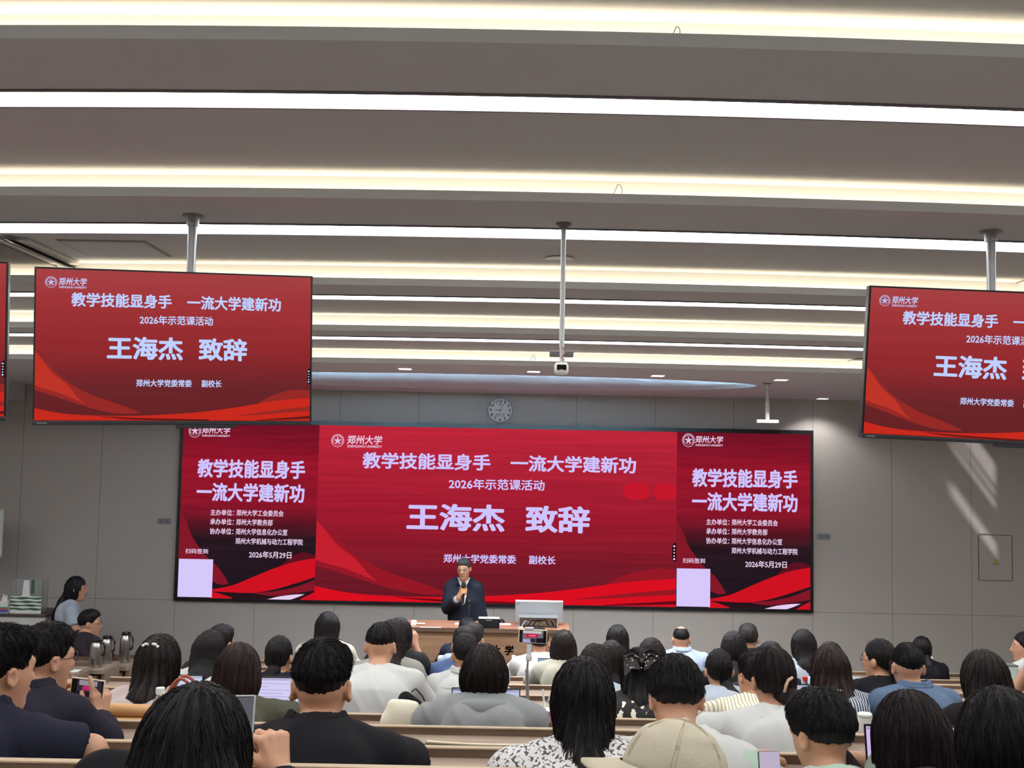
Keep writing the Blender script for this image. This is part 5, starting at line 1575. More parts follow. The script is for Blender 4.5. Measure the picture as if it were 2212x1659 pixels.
# left bank, standing woman, speaker
OUT['flaskman'] = person('person in a dark shirt and glasses seated behind the steel flasks, looking right', 187, 1318, 10.15, 0.0, hair=('short', BLACK, dict(t=0.022)), top=('tee', DPLUM), lean=0.04, yaw=-0.75, rz=-0.55, sh=0.18,
                         arms={1: dict(Epx=(238, 1432, 10.2), Wpx=(256, 1440, 10.35), d=(-0.2, 1, 0), n=(0, 0, -1))})
OUT['standing'] = person('person standing by the left wall in a light blue blouse, long black hair, in profile', 162, 1243, 11.0, 0.0, hair=('long', BLACK, dict(t=0.016)), top=('blouse', PALEB), sex='f', stand=True, lean=0.0, yaw=-0.25, rz=-1.2, hair_t=0.012,
                         tail=longtail(0.5, 0.075, 0.0), arms={s: dict(E=(s * 0.2, 0.02, 0.95), W=(s * 0.14, 0.16, 0.82), d=(-s * 0.5, 0.8, -0.3), n=(0, -0.2, -1)) for s in (-1, 1)})
OUT['speaker'] = person('person standing at the podium in a black jacket over a white shirt, holding a microphone', 1003, 1203, 11.12, 0.0, hair=('short', hair_mat('hair_grey', (70, 70, 72), grey=0.08), dict(t=0.016, nape=-0.015)), top=('jacket', cloth('black_wool', (28, 30, 39))), stand=True, lean=0.02, rz=math.pi,
                        yaw=-0.22, sleeve='long', sh=0.145, neck=0.066, opened=WHITE, collar=True, slump=0.0, face=True, hair_t=0.012, hs=0.87, pitch=0.12, bulk=0.88,
                        arms={1: dict(Epx=(968, 1312, 11.05), Wpx=(991, 1291, 10.86), d=(-0.35, 0.3, 0.8), n=(-0.9, -0.3, 0.1), curl=(0.9, 1.1, 0.8), thumb=0.6, cuff=0.8),
                              -1: dict(E=(-0.175, -0.01, 1.1), W=(-0.175, 0.06, 0.86), d=(0, 0.1, -1), n=(1, 0, 0), cuff=0.92)})
for k_ in ('speaker', 'flaskman', 'standing', 'rightface', 'phoneman', 'glassespony', 'left'):
    face_parts(*OUT[k_][:3], brow=(70, 66, 64) if k_ == 'speaker' else (40, 34, 32))
for k_ in ('speaker', 'flaskman', 'phoneman', 'glassespony'):
    glasses(*OUT[k_][:3])

def on_head(key, mb, name, m, loc, rot=(0, 0, 0), smooth=True):
    root, Hc, R, ho = OUT[key]
    o = mb.build(name, m, root, smooth=smooth)
    M = Matrix.Translation(Hc) @ R.normalized().to_4x4() @ Matrix.Translation(Vector(loc) * HS) @ Euler(rot).to_matrix().to_4x4()
    o.matrix_local = M @ Matrix.Scale(HS, 4)
    return o


# hair ornaments and other things worn
mb = MB()
for i in range(7):
    a = (i - 3) * 0.011
    mb.add(*(lambda L: (L.v, L.f))(MB().lathe([(0.001, -0.006), (0.007, -0.003), (0.008, 0.001), (0.001, 0.006)], 8, (a, -0.004 * abs(i - 3), 0.005 * math.sin(i * 1.7)))))
on_head('pink', mb, 'hair_clip', mat('clip_white', (236, 234, 230), 0.3), (-0.005, -0.088, 0.112), (0.6, 0, 0))
on_head('jacketbun', MB().tube([(0.0, 0, -0.025), (0.006, -0.006, 0.0), (0.016, -0.008, 0.02), (0.034, -0.004, 0.03)], 0.006, 8), 'claw_clip', mat('clip_tan', (206, 170, 140), 0.35), (0.005, -0.14, -0.02))
on_head('glassespony', MB().tube([(0.022 * math.cos(t), 0.006 * math.sin(t), 0.022 * math.sin(t)) for t in [i * math.pi / 8 for i in range(17)]], 0.008, 8), 'hair_tie', mat('tie_brown', (110, 78, 66), 0.8), (0.062, -0.09, 0.035), (0.3, 0.2, -0.5))
on_head('bluepony', MB().tube([(0.024 * math.cos(t), 0.006 * math.sin(2 * t), 0.02 * math.sin(t)) for t in [i * math.pi / 8 for i in range(17)]], 0.007, 8), 'hair_tie', mat('tie_pattern', (92, 80, 84), 0.7), (0.035, -0.1, -0.075), (0.9, 0, 0))
on_head('pony0', MB().lathe([(0.001, -0.015), (0.012, -0.008), (0.014, 0.004), (0.001, 0.015)], 10), 'hair_clip', mat('clip_white', (236, 234, 230), 0.3), (0.025, -0.115, -0.045))
on_head('standing', MB().lathe([(0.001, -0.012), (0.01, -0.006), (0.012, 0.004), (0.001, 0.012)], 10), 'hair_clip', mat('clip_white', (236, 234, 230), 0.3), (0.02, -0.105, 0.045))
# the sequinned bow
mb = MB()
rr = random.Random(4)
for s in (-1, 1):
    for j in range(2):
        pts = []
        for i in range(9):
            t = i / 8
            pts.append((s * (0.01 + 0.085 * math.sin(math.pi * t * 0.55)), -0.012 * math.sin(math.pi * t) - 0.012 * j, 0.03 * math.cos(math.pi * t) * math.sin(math.pi * min(1, t * 1.2)) + (0.012 - 0.03 * j)))
        a = len(mb.v)
        vs = []
        for x, y, z in pts:
            q = 0.028 + 0.018 * abs(x) / 0.09
            vs += [(x, y - 0.008, z + q), (x, y + 0.006, z + q * 0.6), (x, y - 0.012, z), (x, y + 0.004, z - q * 0.8), (x, y - 0.006, z - q)]
        n = 5
        fs = [(i * n + k, i * n + k + 1, (i + 1) * n + k + 1, (i + 1) * n + k) for i in range(8) for k in range(n - 1)]
        mb.add(vs, fs)
mb.add(*(lambda L: (L.v, L.f))(MB().lathe([(0.002, -0.022), (0.016, -0.014), (0.02, 0), (0.016, 0.014), (0.002, 0.022)], 10, (0, -0.016, 0))))
bow = on_head('bow', mb, 'hair_bow', mat('bow_satin', (20, 19, 22), 0.35), (0.0, -0.125, 0.085), (-0.35, 0, 0))
mb = MB()
for i in range(26):
    x = rr.uniform(-0.09, 0.09); z = rr.uniform(-0.04, 0.045)
    mb.cyl((x, -0.03 - rr.uniform(0, 0.006), z), (x, -0.022, z), 0.0035, n=6)
mb.build('sequins', mat('sequin', (220, 190, 180), 0.15, 1.0), bow)
# baseball cap worn sideways
root, Hc, R, ho = OUT['cap']
CAPM = cloth('cap_canvas', (185, 178, 159), 0.04, 0.35)
Cc = [(ell((0, -0.012, 0.05), (0.098, 0.115, 0.105)), 0.02)]
V, Q = grow(Cc, 0.0055, [lambda X, Y, Z: 0.028 - Z], lambda X, Y, Z: 0.0022 * np.maximum(0, 1 - np.abs(np.sin(3 * np.arctan2(X, Y + 0.012))) * 9) - 0.0016 * np.sin(30 * X + 12 * np.sin(20 * Z)) * np.sin(24 * Y))
cp = link(mesh_of([(V, Q)], 'cap'), 'cap', CAPM, root)
CR = R @ Matrix.Rotation(0.85, 3, 'Z') @ Matrix.Rotation(0.36, 3, 'X')
cp.location = Hc; cp.rotation_euler = CR.to_euler(); cp.scale = (HS, HS, HS)
mb = MB()
n = 18
vs = []
for j, q in enumerate((0.0, 0.35, 0.7, 1.0)):
    for i in range(n + 1):
        a = math.radians(-62 + 124 * i / n)
        rr_ = 0.104 + 0.075 * q * math.cos(a * 1.25) ** 0.7 if abs(a * 1.25) < math.pi / 2 else 0.104
        vs.append((rr_ * math.sin(a) * (0.96), -0.005 + rr_ * 1.1 * math.cos(a), 0.036 - 0.022 * q - 0.03 * (math.sin(a)) ** 2 * q))
m_ = n + 1
up = [(x, y, z + 0.005) for x, y, z in vs]
N4 = len(vs)
fs = []
for j in range(3):
    for i in range(n):
        a = j * m_ + i
        fs += [(a, a + 1, a + m_ + 1, a + m_), (N4 + a, N4 + a + m_, N4 + a + m_ + 1, N4 + a + 1)]
for i in range(n):
    a = 3 * m_ + i
    fs.append((a, a + 1, N4 + a + 1, N4 + a))
mb.add(vs + up, fs)
mb.build('brim', CAPM, cp, smooth=True)
mb = MB()
for k_ in range(6):
    a = math.radians(30 + 60 * k_)
    for off in (-0.05, 0.05):
        pts = []
        for i in range(14):
            e_ = math.pi / 2 * (0.06 + 0.92 * i / 13)
            aa = a + off * math.sin(e_) / max(0.15, math.sin(e_)) * 0.7
            pts.append((0.0985 * math.sin(e_) * math.sin(aa), -0.012 + 0.1155 * math.sin(e_) * math.cos(aa), 0.05 + 0.1055 * math.cos(e_)))
        mb.tube(pts, 0.0007, 4)
mb.build('seam_stitching', mat('stitch', (170, 160, 136), 0.8), cp)
MB().lathe([(0.001, 0.006), (0.008, 0.004), (0.01, 0), (0.009, -0.004)], 14).build('button', CAPM, cp, smooth=True, loc=(0, -0.012, 0.156))
for a in (150, 210, 90, 270, 30, 330):
    a = math.radians(a)
    t_ = Vector((0.098 * math.sin(a) * 0.86, -0.012 + 0.115 * math.cos(a) * 0.86, 0.05 + 0.105 * 0.5))
    e_ = MB().tube([(0.0035 * math.cos(q), 0.0035 * math.sin(q), 0) for q in [i * math.pi / 5 for i in range(11)]], 0.0013, 5).build('eyelet', mat('eyelet_thread', (150, 142, 122), 0.7), cp, smooth=True, loc=t_)
    e_.rotation_euler = Vector((t_.x / 0.098 ** 2, (t_.y + 0.012) / 0.115 ** 2, (t_.z - 0.05) / 0.105 ** 2)).to_track_quat('Z', 'Y').to_euler()
# wavy ends of the pink top's hair
root, Hc, R, ho = OUT['pink']
mb = MB()
rr = random.Random(8)
for i in range(26):
    x = rr.uniform(-0.085, 0.06); ph = rr.uniform(0, 6.28); L = rr.uniform(0.15, 0.26) + (0.1 if -0.05 < x < 0.0 else 0)
    pts = []
    for j in range(14):
        t = j / 13
        pts.append((x - 0.02 * t + 0.02 * math.sin(ph + 9 * t) * (0.3 + t), -0.2 - 0.015 * t + 0.012 * math.cos(ph + 9 * t), -0.2 - L * t))
    mb.tube(pts, 0.009, 6, 0.002)
w_ = mb.build('curls', DARK, root, smooth=True); w_.location = Hc
# ------------------------------------------------------------------ things people hold and use
GLASSY = mat('phone_glass', (14, 14, 18), 0.12)


def phone(label, c, w, h, rot, picture=None, frame=(210, 205, 196), land=True):
    """a phone whose screen faces -Y before it is turned"""
    t = thing('phone', label, 'phone', c); t.rotation_euler = rot
    MB().box(-w / 2, w / 2, 0, 0.0085, -h / 2, h / 2).build('case', mat('phone_case_%d_%d_%d' % frame, frame, 0.35), t, bevel=0.004)
    MB().box(-w / 2 + 0.004, w / 2 - 0.004, -0.001, 0.001, -h / 2 + 0.004, h / 2 - 0.004).build('glass', GLASSY, t, bevel=0.002)
    if picture:
        s = None
        for i, (x0, x1, z0, z1, col) in enumerate(picture):
            o = MB().box(x0 * w, x1 * w, -0.0016 - 0.0004 * i, -0.001, z0 * h, z1 * h).build('screen' if i == 0 else 'picture', emit('pic_%d_%d_%d' % col, col, 0.9), t if i == 0 else s)
            if i == 0:
                s = o
    return t


scene_pic = [(-0.36, 0.36, -0.44, 0.44, (120, 112, 118)), (-0.34, 0.3, 0.22, 0.4, (206, 204, 206)), (-0.24, 0.18, -0.06, 0.2, (206, 30, 70)), (-0.14, 0.1, 0.02, 0.12, (236, 120, 160)),
             (-0.34, -0.02, -0.44, -0.2, (176, 170, 214)), (-0.08, 0.1, -0.4, -0.14, (46, 44, 56)), (0.12, 0.36, -0.42, -0.1, (30, 26, 36))]
# phone on its stand
c = at(1151, 1375, 5.62)
t = thing('phone_stand', 'white telescopic phone stand standing on the desk, holding the phone before the podium', 'phone stand', (c.x - 0.018, 5.62, LIPZ[5] - 0.03))
zz = c.z - (LIPZ[5] - 0.03)
MB().cyl((0, 0.012, 0.05), (-0.01, 0.012, zz - 0.17), 0.009, n=12).cyl((-0.01, 0.012, zz - 0.2), (0, 0.012, zz - 0.05), 0.0055, n=10).build('pole', mat('stand_silver', (168, 166, 170), 0.35, 0.6), t)
MB().box(-0.016, 0.016, -0.002, 0.026, zz - 0.125, zz - 0.095).build('joint', WP, t, bevel=0.006)
MB().box(-0.012, 0.012, 0.0, 0.022, zz - 0.1, zz - 0.042).box(-0.022, 0.022, -0.004, 0.02, zz + 0.034, zz + 0.046).box(-0.012, 0.012, 0.0125, 0.022, zz - 0.05, zz + 0.04).build('clamp', WP, t, bevel=0.003)
for a in (0.5, 2.6, 4.7):
    MB().cyl((0, 0.012, 0.06), (0.07 * math.cos(a), 0.012 + 0.07 * math.sin(a), 0.004), 0.006, n=8).build('leg', WP, t)
phone('phone lying sideways in the white stand, its screen showing the red stage', (c.x, 5.62, c.z), 0.148, 0.072, (0.05, 0.03, 0), scene_pic, (236, 220, 186))
c = at(188, 1487, 4.12)
phone('phone held sideways by the person in glasses at far left, filming the stage', c, 0.15, 0.072, (-0.1, 0.02, -0.3), [(-0.3, 0.42, -0.44, 0.44, (52, 46, 54)), (-0.24, 0.3, 0.14, 0.4, (150, 146, 150)), (-0.12, 0.16, -0.1, 0.12, (200, 40, 110)), (-0.3, 0.3, -0.42, -0.18, (36, 30, 38))], (222, 200, 176))
c = at(886, 1368, 7.42)
phone('small red-edged phone held up by the person in the black jacket', c, 0.035, 0.07, (0, 0, 1.1), None, (190, 40, 60))
c = at(508, 1580, 2.3)
phone('phone with grey edge held up beside the thick loose hair at bottom left', (c.x, 2.3, c.z), 0.075, 0.155, (-0.5, 0, 0.15), [(-0.44, 0.44, -0.46, 0.46, (98, 96, 104)), (0.1, 0.4, -0.2, 0.1, (200, 204, 210))], (150, 160, 158))
c = at(1664, 1650, 2.75)
phone('phone with lilac screen standing at the bottom edge left of the mint green top', (c.x, 2.75, c.z - 0.02), 0.056, 0.1, (-0.3, 0, 0), [(-0.46, 0.46, -0.48, 0.48, (196, 184, 208)), (-0.3, 0.3, -0.06, 0.02, (170, 200, 180))], (70, 72, 84))
# the handheld microphone
root, Hc, R, ho = OUT['speaker']
a = at(999, 1305, 10.83); b = at(1002, 1259, 10.84)
t = thing('handheld_microphone', 'black handheld microphone with an orange band in the speaker\'s fist', 'microphone', a)
d = (b - a)
ax = d.normalized()
t.rotation_euler = ax.to_track_quat('Z', 'Y').to_euler()
L = d.length
MB().cyl((0, 0, 0), (0, 0, L * 0.72), 0.013, 0.017, n=16).build('handle', BEZEL, t, smooth=False)
MB().cyl((0, 0, L * 0.62), (0, 0, L * 0.74), 0.021, n=16).build('band', mat('orange_foam', (232, 150, 60), 0.7), t)
MB().lathe([(0.002, L * 0.72), (0.02, L * 0.74), (0.026, L * 0.85), (0.024, L * 0.96), (0.012, L * 1.04), (0.001, L * 1.06)], 18).build('grille', mat('mic_mesh', (44, 42, 44), 0.5, 0.4, bump=0.6, bscale=700), t, smooth=True)


def laptop(label, u, v, Y, k, w=0.31, rz=0.0, scr=((226, 230, 246), 1.0), tilt=0.22, h=0.205, body=(150, 152, 158), marks=True):
    """lid top seen at u, v"""
    zt = LIPZ[k] - 0.03
    c = at(u, v, Y)
    hh = max(0.12, (c.z - zt - 0.012) / math.cos(tilt))
    h = min(h, hh) if hh < 0.3 else h
    t = thing('laptop', label, 'laptop', (c.x, Y - math.sin(tilt) * h, zt), rz)
    bm_ = mat('laptop_body_%d' % body[0], body, 0.35, 0.5)
    MB().box(-w / 2, w / 2, -0.19, 0.0, 0.0, 0.014).build('base', bm_, t, bevel=0.003)
    MB().box(-w / 2 + 0.02, w / 2 - 0.02, -0.1, -0.02, 0.014, 0.0155).build('keyboard', mat('keys_dark', (36, 36, 40), 0.5), t)
    lid = MB().box(-w / 2, w / 2, 0.0, 0.006, 0.0, h).build('lid', mat('lid_dark', (30, 30, 34), 0.3), t, bevel=0.002, loc=(0, 0, 0.012), rot=(-tilt, 0, 0))
    MB().box(-w / 2 + 0.005, w / 2 - 0.005, -0.001, 0.0, 0.012, h - 0.006).build('screen', emit('laptop_screen_%d_%d_%d' % scr[0], scr[0], scr[1]), lid)
    if marks:
        mb = MB()
        r = random.Random(u)
        mb.box(-w / 2 + 0.006, w / 2 - 0.006, -0.0016, -0.001, h - 0.016, h - 0.008)
        for i in range(9):
            z = h - 0.03 - i * 0.014
            x0 = -w * 0.36; x1 = x0 + w * r.uniform(0.2, 0.7)
            mb.box(x0, x1, -0.0016, -0.001, z - 0.0015, z + 0.0015)
        mb.build('document_lines', emit('doc_lines_%d' % scr[0][0], tuple(int(q * 0.82) for q in scr[0])), lid)
    return t


laptop('laptop with a white document, right of the pale pink top', 366, 1450, 4.93, 6, scr=((206, 216, 246), 0.95), tilt=0.2)
laptop('laptop with a lilac-white screen between the olive top and the black polo', 598, 1462, 4.93, 6, scr=((216, 210, 250), 0.95), tilt=0.2, h=0.215)
laptop('tall pale lilac laptop screen left of the rounded dark bob', 1980, 1566, 3.22, 8, scr=((208, 186, 240), 0.95), tilt=0.2, h=0.22)
laptop('small laptop with a pale blue screen left of the smooth dark bob', 1205, 1418, 8.24, 2, w=0.3, scr=((166, 186, 226), 0.9))
laptop('laptop with a blue bar across its screen beside the low bun', 1692, 1477, 5.78, 5, scr=((206, 200, 226), 0.9))
laptop('laptop mostly hidden behind the grey hooded jacket, one dark corner showing', 1050, 1486, 4.93, 6, scr=((200, 206, 240), 0.9), tilt=0.2)


def desk_pt(u, Y, k):
    c = at(u, 1500, Y)
    return Vector((c.x, Y, LIPZ[k] - 0.03))


PET = mat('clear_plastic', (236, 242, 246), 0.08, trans=0.92, ior=1.2)


def bottle(label, u, Y, k, cap=(238, 240, 240), h=0.21, r=0.032, z=None, lab=(214, 222, 232)):
    p = desk_pt(u, Y, k)
    t = thing('water_bottle', label, 'bottle', p)
    MB().lathe([(0.002, 0), (r * 0.9, 0.0), (r, 0.008), (r, h * 0.34), (r * 0.93, h * 0.38), (r, h * 0.42), (r, h * 0.6), (r * 0.8, h * 0.74), (r * 0.42, h * 0.86), (r * 0.42, h * 0.9)], 20).build('bottle_body', PET, t, smooth=True)
    MB().lathe([(r * 1.01, h * 0.3), (r * 1.015, h * 0.31), (r * 1.015, h * 0.56), (r * 1.01, h * 0.57)], 20).build('label_wrap', mat('bottle_label_%d' % lab[0], lab, 0.5), t, smooth=True)
    MB().cyl((0, 0, h * 0.885), (0, 0, h), r * 0.5, n=18).build('cap', mat('cap_%d_%d' % cap[:2], cap, 0.4), t, bevel=0.002)
    return t


bottle('clear water bottle with white cap right of the tan bag, lower left', 346, 3.98, 7, h=0.2)
bottle('clear water bottle with pale cap left of the cropped head and white T-shirt', 771, 7.42, 3, cap=(206, 210, 214))
bottle('clear water bottle with white cap left of the phone stand, below the podium', 1108, 9.1, 1, h=0.2)
bottle('clear water bottle with a red cap right of the low bun', 1739, 6.55, 4, cap=(206, 44, 44))
p = desk_pt(757, 7.4, 3)
t = thing('red_carton', 'small red carton beside the pale-capped water bottle', 'carton', p)
MB().box(-0.025, 0.025, -0.025, 0.025, 0, 0.075).build('carton_body', mat('carton_red', (186, 34, 48), 0.5), t, bevel=0.003)
MB().box(-0.025, 0.025, -0.003, 0.003, 0.075, 0.092).build('fold_top', mat('carton_red', (186, 34, 48), 0.5), t)

STEEL = mat('brushed_steel', (176, 174, 170), 0.28, 0.95, var=0.08, vscale=30)


def flask(label, u, vb, Y, z, h=0.3, r=0.058, full=False):
    c = at(u, vb, Y)
    t = thing('vacuum_flask', label, 'flask', (c.x, Y, z), group='steel flasks on the left bank desks')
    MB().lathe([(0.002, 0), (r * 0.96, 0.0), (r, 0.01), (r, h * 0.72), (r * 0.93, h * 0.82), (r * 0.66, h * 0.92), (r * 0.6, h * 0.93)], 26).build('steel_body', STEEL, t, smooth=True)
    MB().lathe([(r * 0.62, h * 0.9), (r * 0.68, h * 0.93), (r * 0.68, h * 1.0), (r * 0.55, h * 1.03), (0.002, h * 1.03)], 22).box(r * 0.4, r * 0.95, -0.012, 0.012, h * 0.95, h * 1.02).build('lid', BEZEL, t)
    MB().tube([(r * 0.7, 0, h * 0.9), (r * 1.25, 0, h * 0.88), (r * 1.4, 0, h * 0.75), (r * 1.35, 0, h * 0.5), (r * 0.98, 0, h * 0.42)], 0.009, 8).build('handle', BEZEL, t, smooth=True)
    return t


AD = [o for o in COL.objects if o.name.startswith('aisle_desk')]
zd = [at(151, 1460, 9.0).z, at(221, 1447, 9.45).z, at(273, 1440, 9.9).z]
flask('steel flask with black lid, nearest of the pair on the left bank desk', 206, 1440, 9.56, zd[1], 0.235, 0.052)
flask('steel flask with black lid, rear one of the pair on the left bank desk', 228, 1436, 9.75, zd[1], 0.235, 0.052)
flask('tall steel flask standing alone on the farthest left bank desk', 269, 1428, 10.1, zd[2], 0.27, 0.05)
p = at(158, 1452, 9.15)
tag(MB().box(-0.03, 0.03, -0.05, 0.05, 0, 0.003).build('paper_note', mat('note_white', (236, 240, 240), 0.7), loc=(p.x, 9.2, zd[0])), 'small white paper on the nearest left bank desk', 'paper')

# cabinet at the far left with its clutter
c0 = at(100, 1336, 10.9); zc_ = at(50, 1328, 10.9).z
t = thing('side_cabinet', 'white cabinet with dark front and brown top at the far left by the wall', 'cabinet', (c0.x - 0.45, 10.9, 0.0))
MB().box(-0.45, 0.43, 0.02, 0.5, 0, zc_ - 0.02).build('carcass', mat('cabinet_white', (206, 210, 210), 0.5), t, bevel=0.004)
MB().box(-0.47, 0.45, 0.0, 0.52, zc_ - 0.02, zc_).build('cabinet_top', mat('cabinet_brown', (76, 62, 56), 0.45), t, bevel=0.003)
MB().box(-0.4, 0.28, 0.008, 0.02, 0.1, zc_ - 0.1).build('door', mat('cabinet_dark', (44, 50, 52), 0.3), t, bevel=0.003)
b0 = at(57, 1322, 11.0)
t = thing('gift_bag', 'clear gift bag with a white tower print and green waves on the white cabinet', 'bag', (b0.x, 11.05, zc_))
hb_ = at(57, 1251, 11.0).z - zc_
MB().box(-0.16, 0.16, -0.06, -0.058, 0, hb_).box(-0.16, 0.16, 0.058, 0.06, 0, hb_).box(-0.16, -0.158, -0.06, 0.06, 0, hb_).box(0.158, 0.16, -0.06, 0.06, 0, hb_).box(-0.16, 0.16, -0.06, 0.06, 0, 0.003).build('clear_body', PET, t)
MB().poly([(-0.14, 0.12), (-0.14, 0.145), (-0.07, 0.15), (-0.06, 0.175), (-0.045, 0.18), (-0.035, hb_ - 0.01), (0.02, hb_ - 0.01), (0.03, 0.18), (0.045, 0.175), (0.05, 0.15), (0.09, 0.145), (0.09, 0.12)], -0.0645, -0.0615).build('tower_print', mat('print_white', (226, 230, 232), 0.6), t)
MB().box(-0.165, 0.15, -0.062, -0.0605, 0.0, 0.17).build('white_band', mat('print_white', (226, 230, 232), 0.6), t)
g_ = mat('print_green', (62, 100, 74), 0.6)
for i in range(4):
    z0 = 0.035 + i * 0.036
    top = [(-0.165 + 0.315 * j / 12, z0 + 0.018 + 0.004 * math.sin(j * 0.9 + i)) for j in range(13)]
    bot = [(-0.165 + 0.315 * j / 12, z0 + 0.004 * math.sin(j * 1.1 + i * 2)) for j in range(12, -1, -1)]
    MB().poly(top + bot, -0.065, -0.0625).build('green_wave', g_, t)
MB().box(0.04, 0.075, -0.0615, -0.0605, 0.2, hb_ - 0.004).build('green_panel', g_, t)
b1 = at(16, 1322, 11.0)
t = thing('tissue_pack', 'small white tissue pack and rainbow band box at the cabinet left end', 'box', (b1.x - 0.03, 11.0, zc_))
MB().box(-0.05, 0.05, -0.04, 0.04, 0, 0.12).build('box_body', mat('tissue_white', (222, 226, 228), 0.7), t, bevel=0.004)
for i, col in enumerate(((60, 90, 190), (90, 60, 170), (190, 60, 60), (60, 150, 90))):
    MB().box(-0.051, 0.051, -0.042, -0.04, 0.01 + i * 0.014, 0.022 + i * 0.014).build('colour_band', mat('band_%d' % i, col, 0.6), t)
MB().poly([(-0.03, 0.12), (0.03, 0.12), (0.02, 0.18), (0.0, 0.165), (-0.015, 0.19)], -0.01, 0.01).build('tissue', mat('print_white', (226, 230, 232), 0.6), t)

# bags
TAN = mat('tan_leather', (206, 160, 108), 0.5, var=0.05, bump=0.1)


def soft(name, prims, m, parent=None, h=0.009, seed=1, A=0.003, cuts=()):
    return link(mesh_of([grow(prims, h, cuts, folds(seed, A))], name), name, m, parent)


c = at(284, 1538, 4.33); zb = at(284, 1556, 4.33).z
t = thing('tan_bag', 'tan leather bag lying behind the pale pink top, lower left', 'bag', (c.x, 4.29, zb))
MB().box(-0.135, 0.125, -0.03, 0.05, 0.0, 0.022).build('bag_body', TAN, t, bevel=0.01)
soft('flap', [(seg((-0.11, 0.01, 0.048), (0.1, 0.01, 0.045), 0.026, 0.024), 0.01)], TAN, t, 0.007, 2, 0.001)
c = at(392, 1510, 4.36)
t = thing('handled_tote', 'bag with tall reddish-brown handles beside the pale pink top', 'bag', (c.x, 4.36, c.z - 0.14))
soft('bag_body', [(ell((0, 0, 0.07), (0.13, 0.05, 0.085)), 0.02)], mat('tote_canvas', (196, 186, 170), 0.8), t, 0.008, 4)
HM = mat('handle_leather', (164, 84, 58), 0.5)
for s in (-1, 1):
    MB().tube(curve_pts([(-0.055, s * 0.03, 0.12), (-0.04, s * 0.03, 0.18), (0.0, s * 0.028, 0.225), (0.05, s * 0.03, 0.19), (0.07, s * 0.03, 0.12)], 5), 0.0065, 8).build('handle', HM, t, smooth=True)
soft('blue_cloth', [(ell((-0.03, -0.03, 0.135), (0.045, 0.03, 0.03)), 0.01)], mat('cloth_blue', (96, 150, 176), 0.8), t, 0.007, 5)
p = desk_pt(872, 4.86, 6)
t = thing('cream_bag', 'soft cream bag with a gold ring, left of the grey hooded jacket', 'bag', p)
soft('bag_body', [(ell((0, 0, 0.06), (0.085, 0.05, 0.075)), 0.02), (seg((-0.06, 0, 0.03), (0.06, 0, 0.025), 0.04, 0.04), 0.03), (seg((-0.05, 0.0, 0.115), (0.05, 0.0, 0.11), 0.018, 0.02), 0.02)], mat('cream_canvas', (222, 216, 196), 0.8), t, 0.007, 9, 0.004, [lambda X, Y, Z: 0.0 - Z])
MB().tube([(0.05 + 0.009 * math.cos(q), -0.055, 0.03 + 0.009 * math.sin(q)) for q in [i * math.pi / 6 for i in range(13)]], 0.003, 6).build('ring', mat('gold', (206, 170, 90), 0.3, 1.0), t, smooth=True)
MB().tube([(0.045, -0.05, 0.09), (0.05, -0.056, 0.065), (0.05, -0.055, 0.04)], 0.002, 6).build('strap', HM, t, smooth=True)
p = desk_pt(898, 4.92, 6)
t = thing('black_pouch', 'black cylindrical pouch slanting between the cream bag and the grey jacket', 'pouch', p)
soft('pouch_body', [(seg((-0.045, 0.0, 0.125), (0.05, -0.01, 0.05), 0.034, 0.04), 0.02), (seg((0.03, -0.01, 0.06), (0.075, -0.02, 0.04), 0.036, 0.036), 0.02)], BLK, t, 0.007, 3, 0.001)
MB().tube([(-0.02, 0.0, 0.158), (0.0, 0.0, 0.172), (0.03, 0.0, 0.14), (0.05, 0, 0.1)], 0.003, 6).build('strap', BLK, t, smooth=True)
p = desk_pt(890, 6.5, 4)
t = thing('striped_tote', 'brown paper-coloured tote with red and white stripes beside the white T-shirt', 'bag', p)
soft('bag_body', [(seg((-0.08, 0, 0.1), (0.07, 0, 0.0), 0.05, 0.05), 0.03), (ell((0, 0, 0.03), (0.11, 0.05, 0.06)), 0.03)], mat('kraft', (166, 138, 104), 0.8), t, 0.009, 6, 0.003, [lambda X, Y, Z: 0.0 - Z])
SB = stripe_mat('red_white_stripe', (150, 40, 56), (232, 226, 224), 60, 0, 0.5)
soft('striped_cloth', [(seg((-0.09, -0.03, 0.12), (-0.02, -0.035, 0.08), 0.035, 0.03), 0.02), (seg((-0.01, -0.05, 0.03), (0.09, -0.05, 0.02), 0.025, 0.02), 0.02)], SB, t, 0.008, 7)
p = desk_pt(1101, 5.66, 5)
t = thing('khaki_tote', 'khaki tote with a dark brown strap right of the grey hooded jacket', 'bag', p)
soft('bag_body', [(ell((0, 0, 0.07), (0.05, 0.05, 0.09)), 0.02), (seg((0.0, 0, 0.02), (0.03, 0, 0.01), 0.05, 0.04), 0.03)], mat('khaki', (160, 152, 118), 0.8), t, 0.008, 12, 0.004, [lambda X, Y, Z: 0.0 - Z])
MB().tube([(-0.02, -0.05, 0.15), (0.03, -0.055, 0.16), (0.04, -0.058, 0.1), (0.045, -0.06, 0.03)], 0.009, 6).build('strap', mat('strap_brown', (82, 58, 46), 0.6), t, smooth=True)
p = desk_pt(970, 7.45, 3)
t = thing('black_pack', 'black bag with pale piping behind the white flask, before the podium', 'bag', p)
soft('bag_body', [(seg((0.03, 0, 0.1), (-0.02, 0, 0.03), 0.055, 0.05), 0.03)], BLK, t, 0.009, 14, 0.002, [lambda X, Y, Z: 0.0 - Z])
for z in (0.05, 0.1):
    MB().tube([(-0.055 + 0.02 * (z > 0.07), -0.035, z + 0.03), (-0.01 + 0.02 * (z > 0.07), -0.062, z + 0.005), (0.045, -0.05, z - 0.01)], 0.003, 6).build('piping', mat('piping_pale', (206, 200, 190), 0.6), t, smooth=True)
p = desk_pt(953, 8.2, 2)
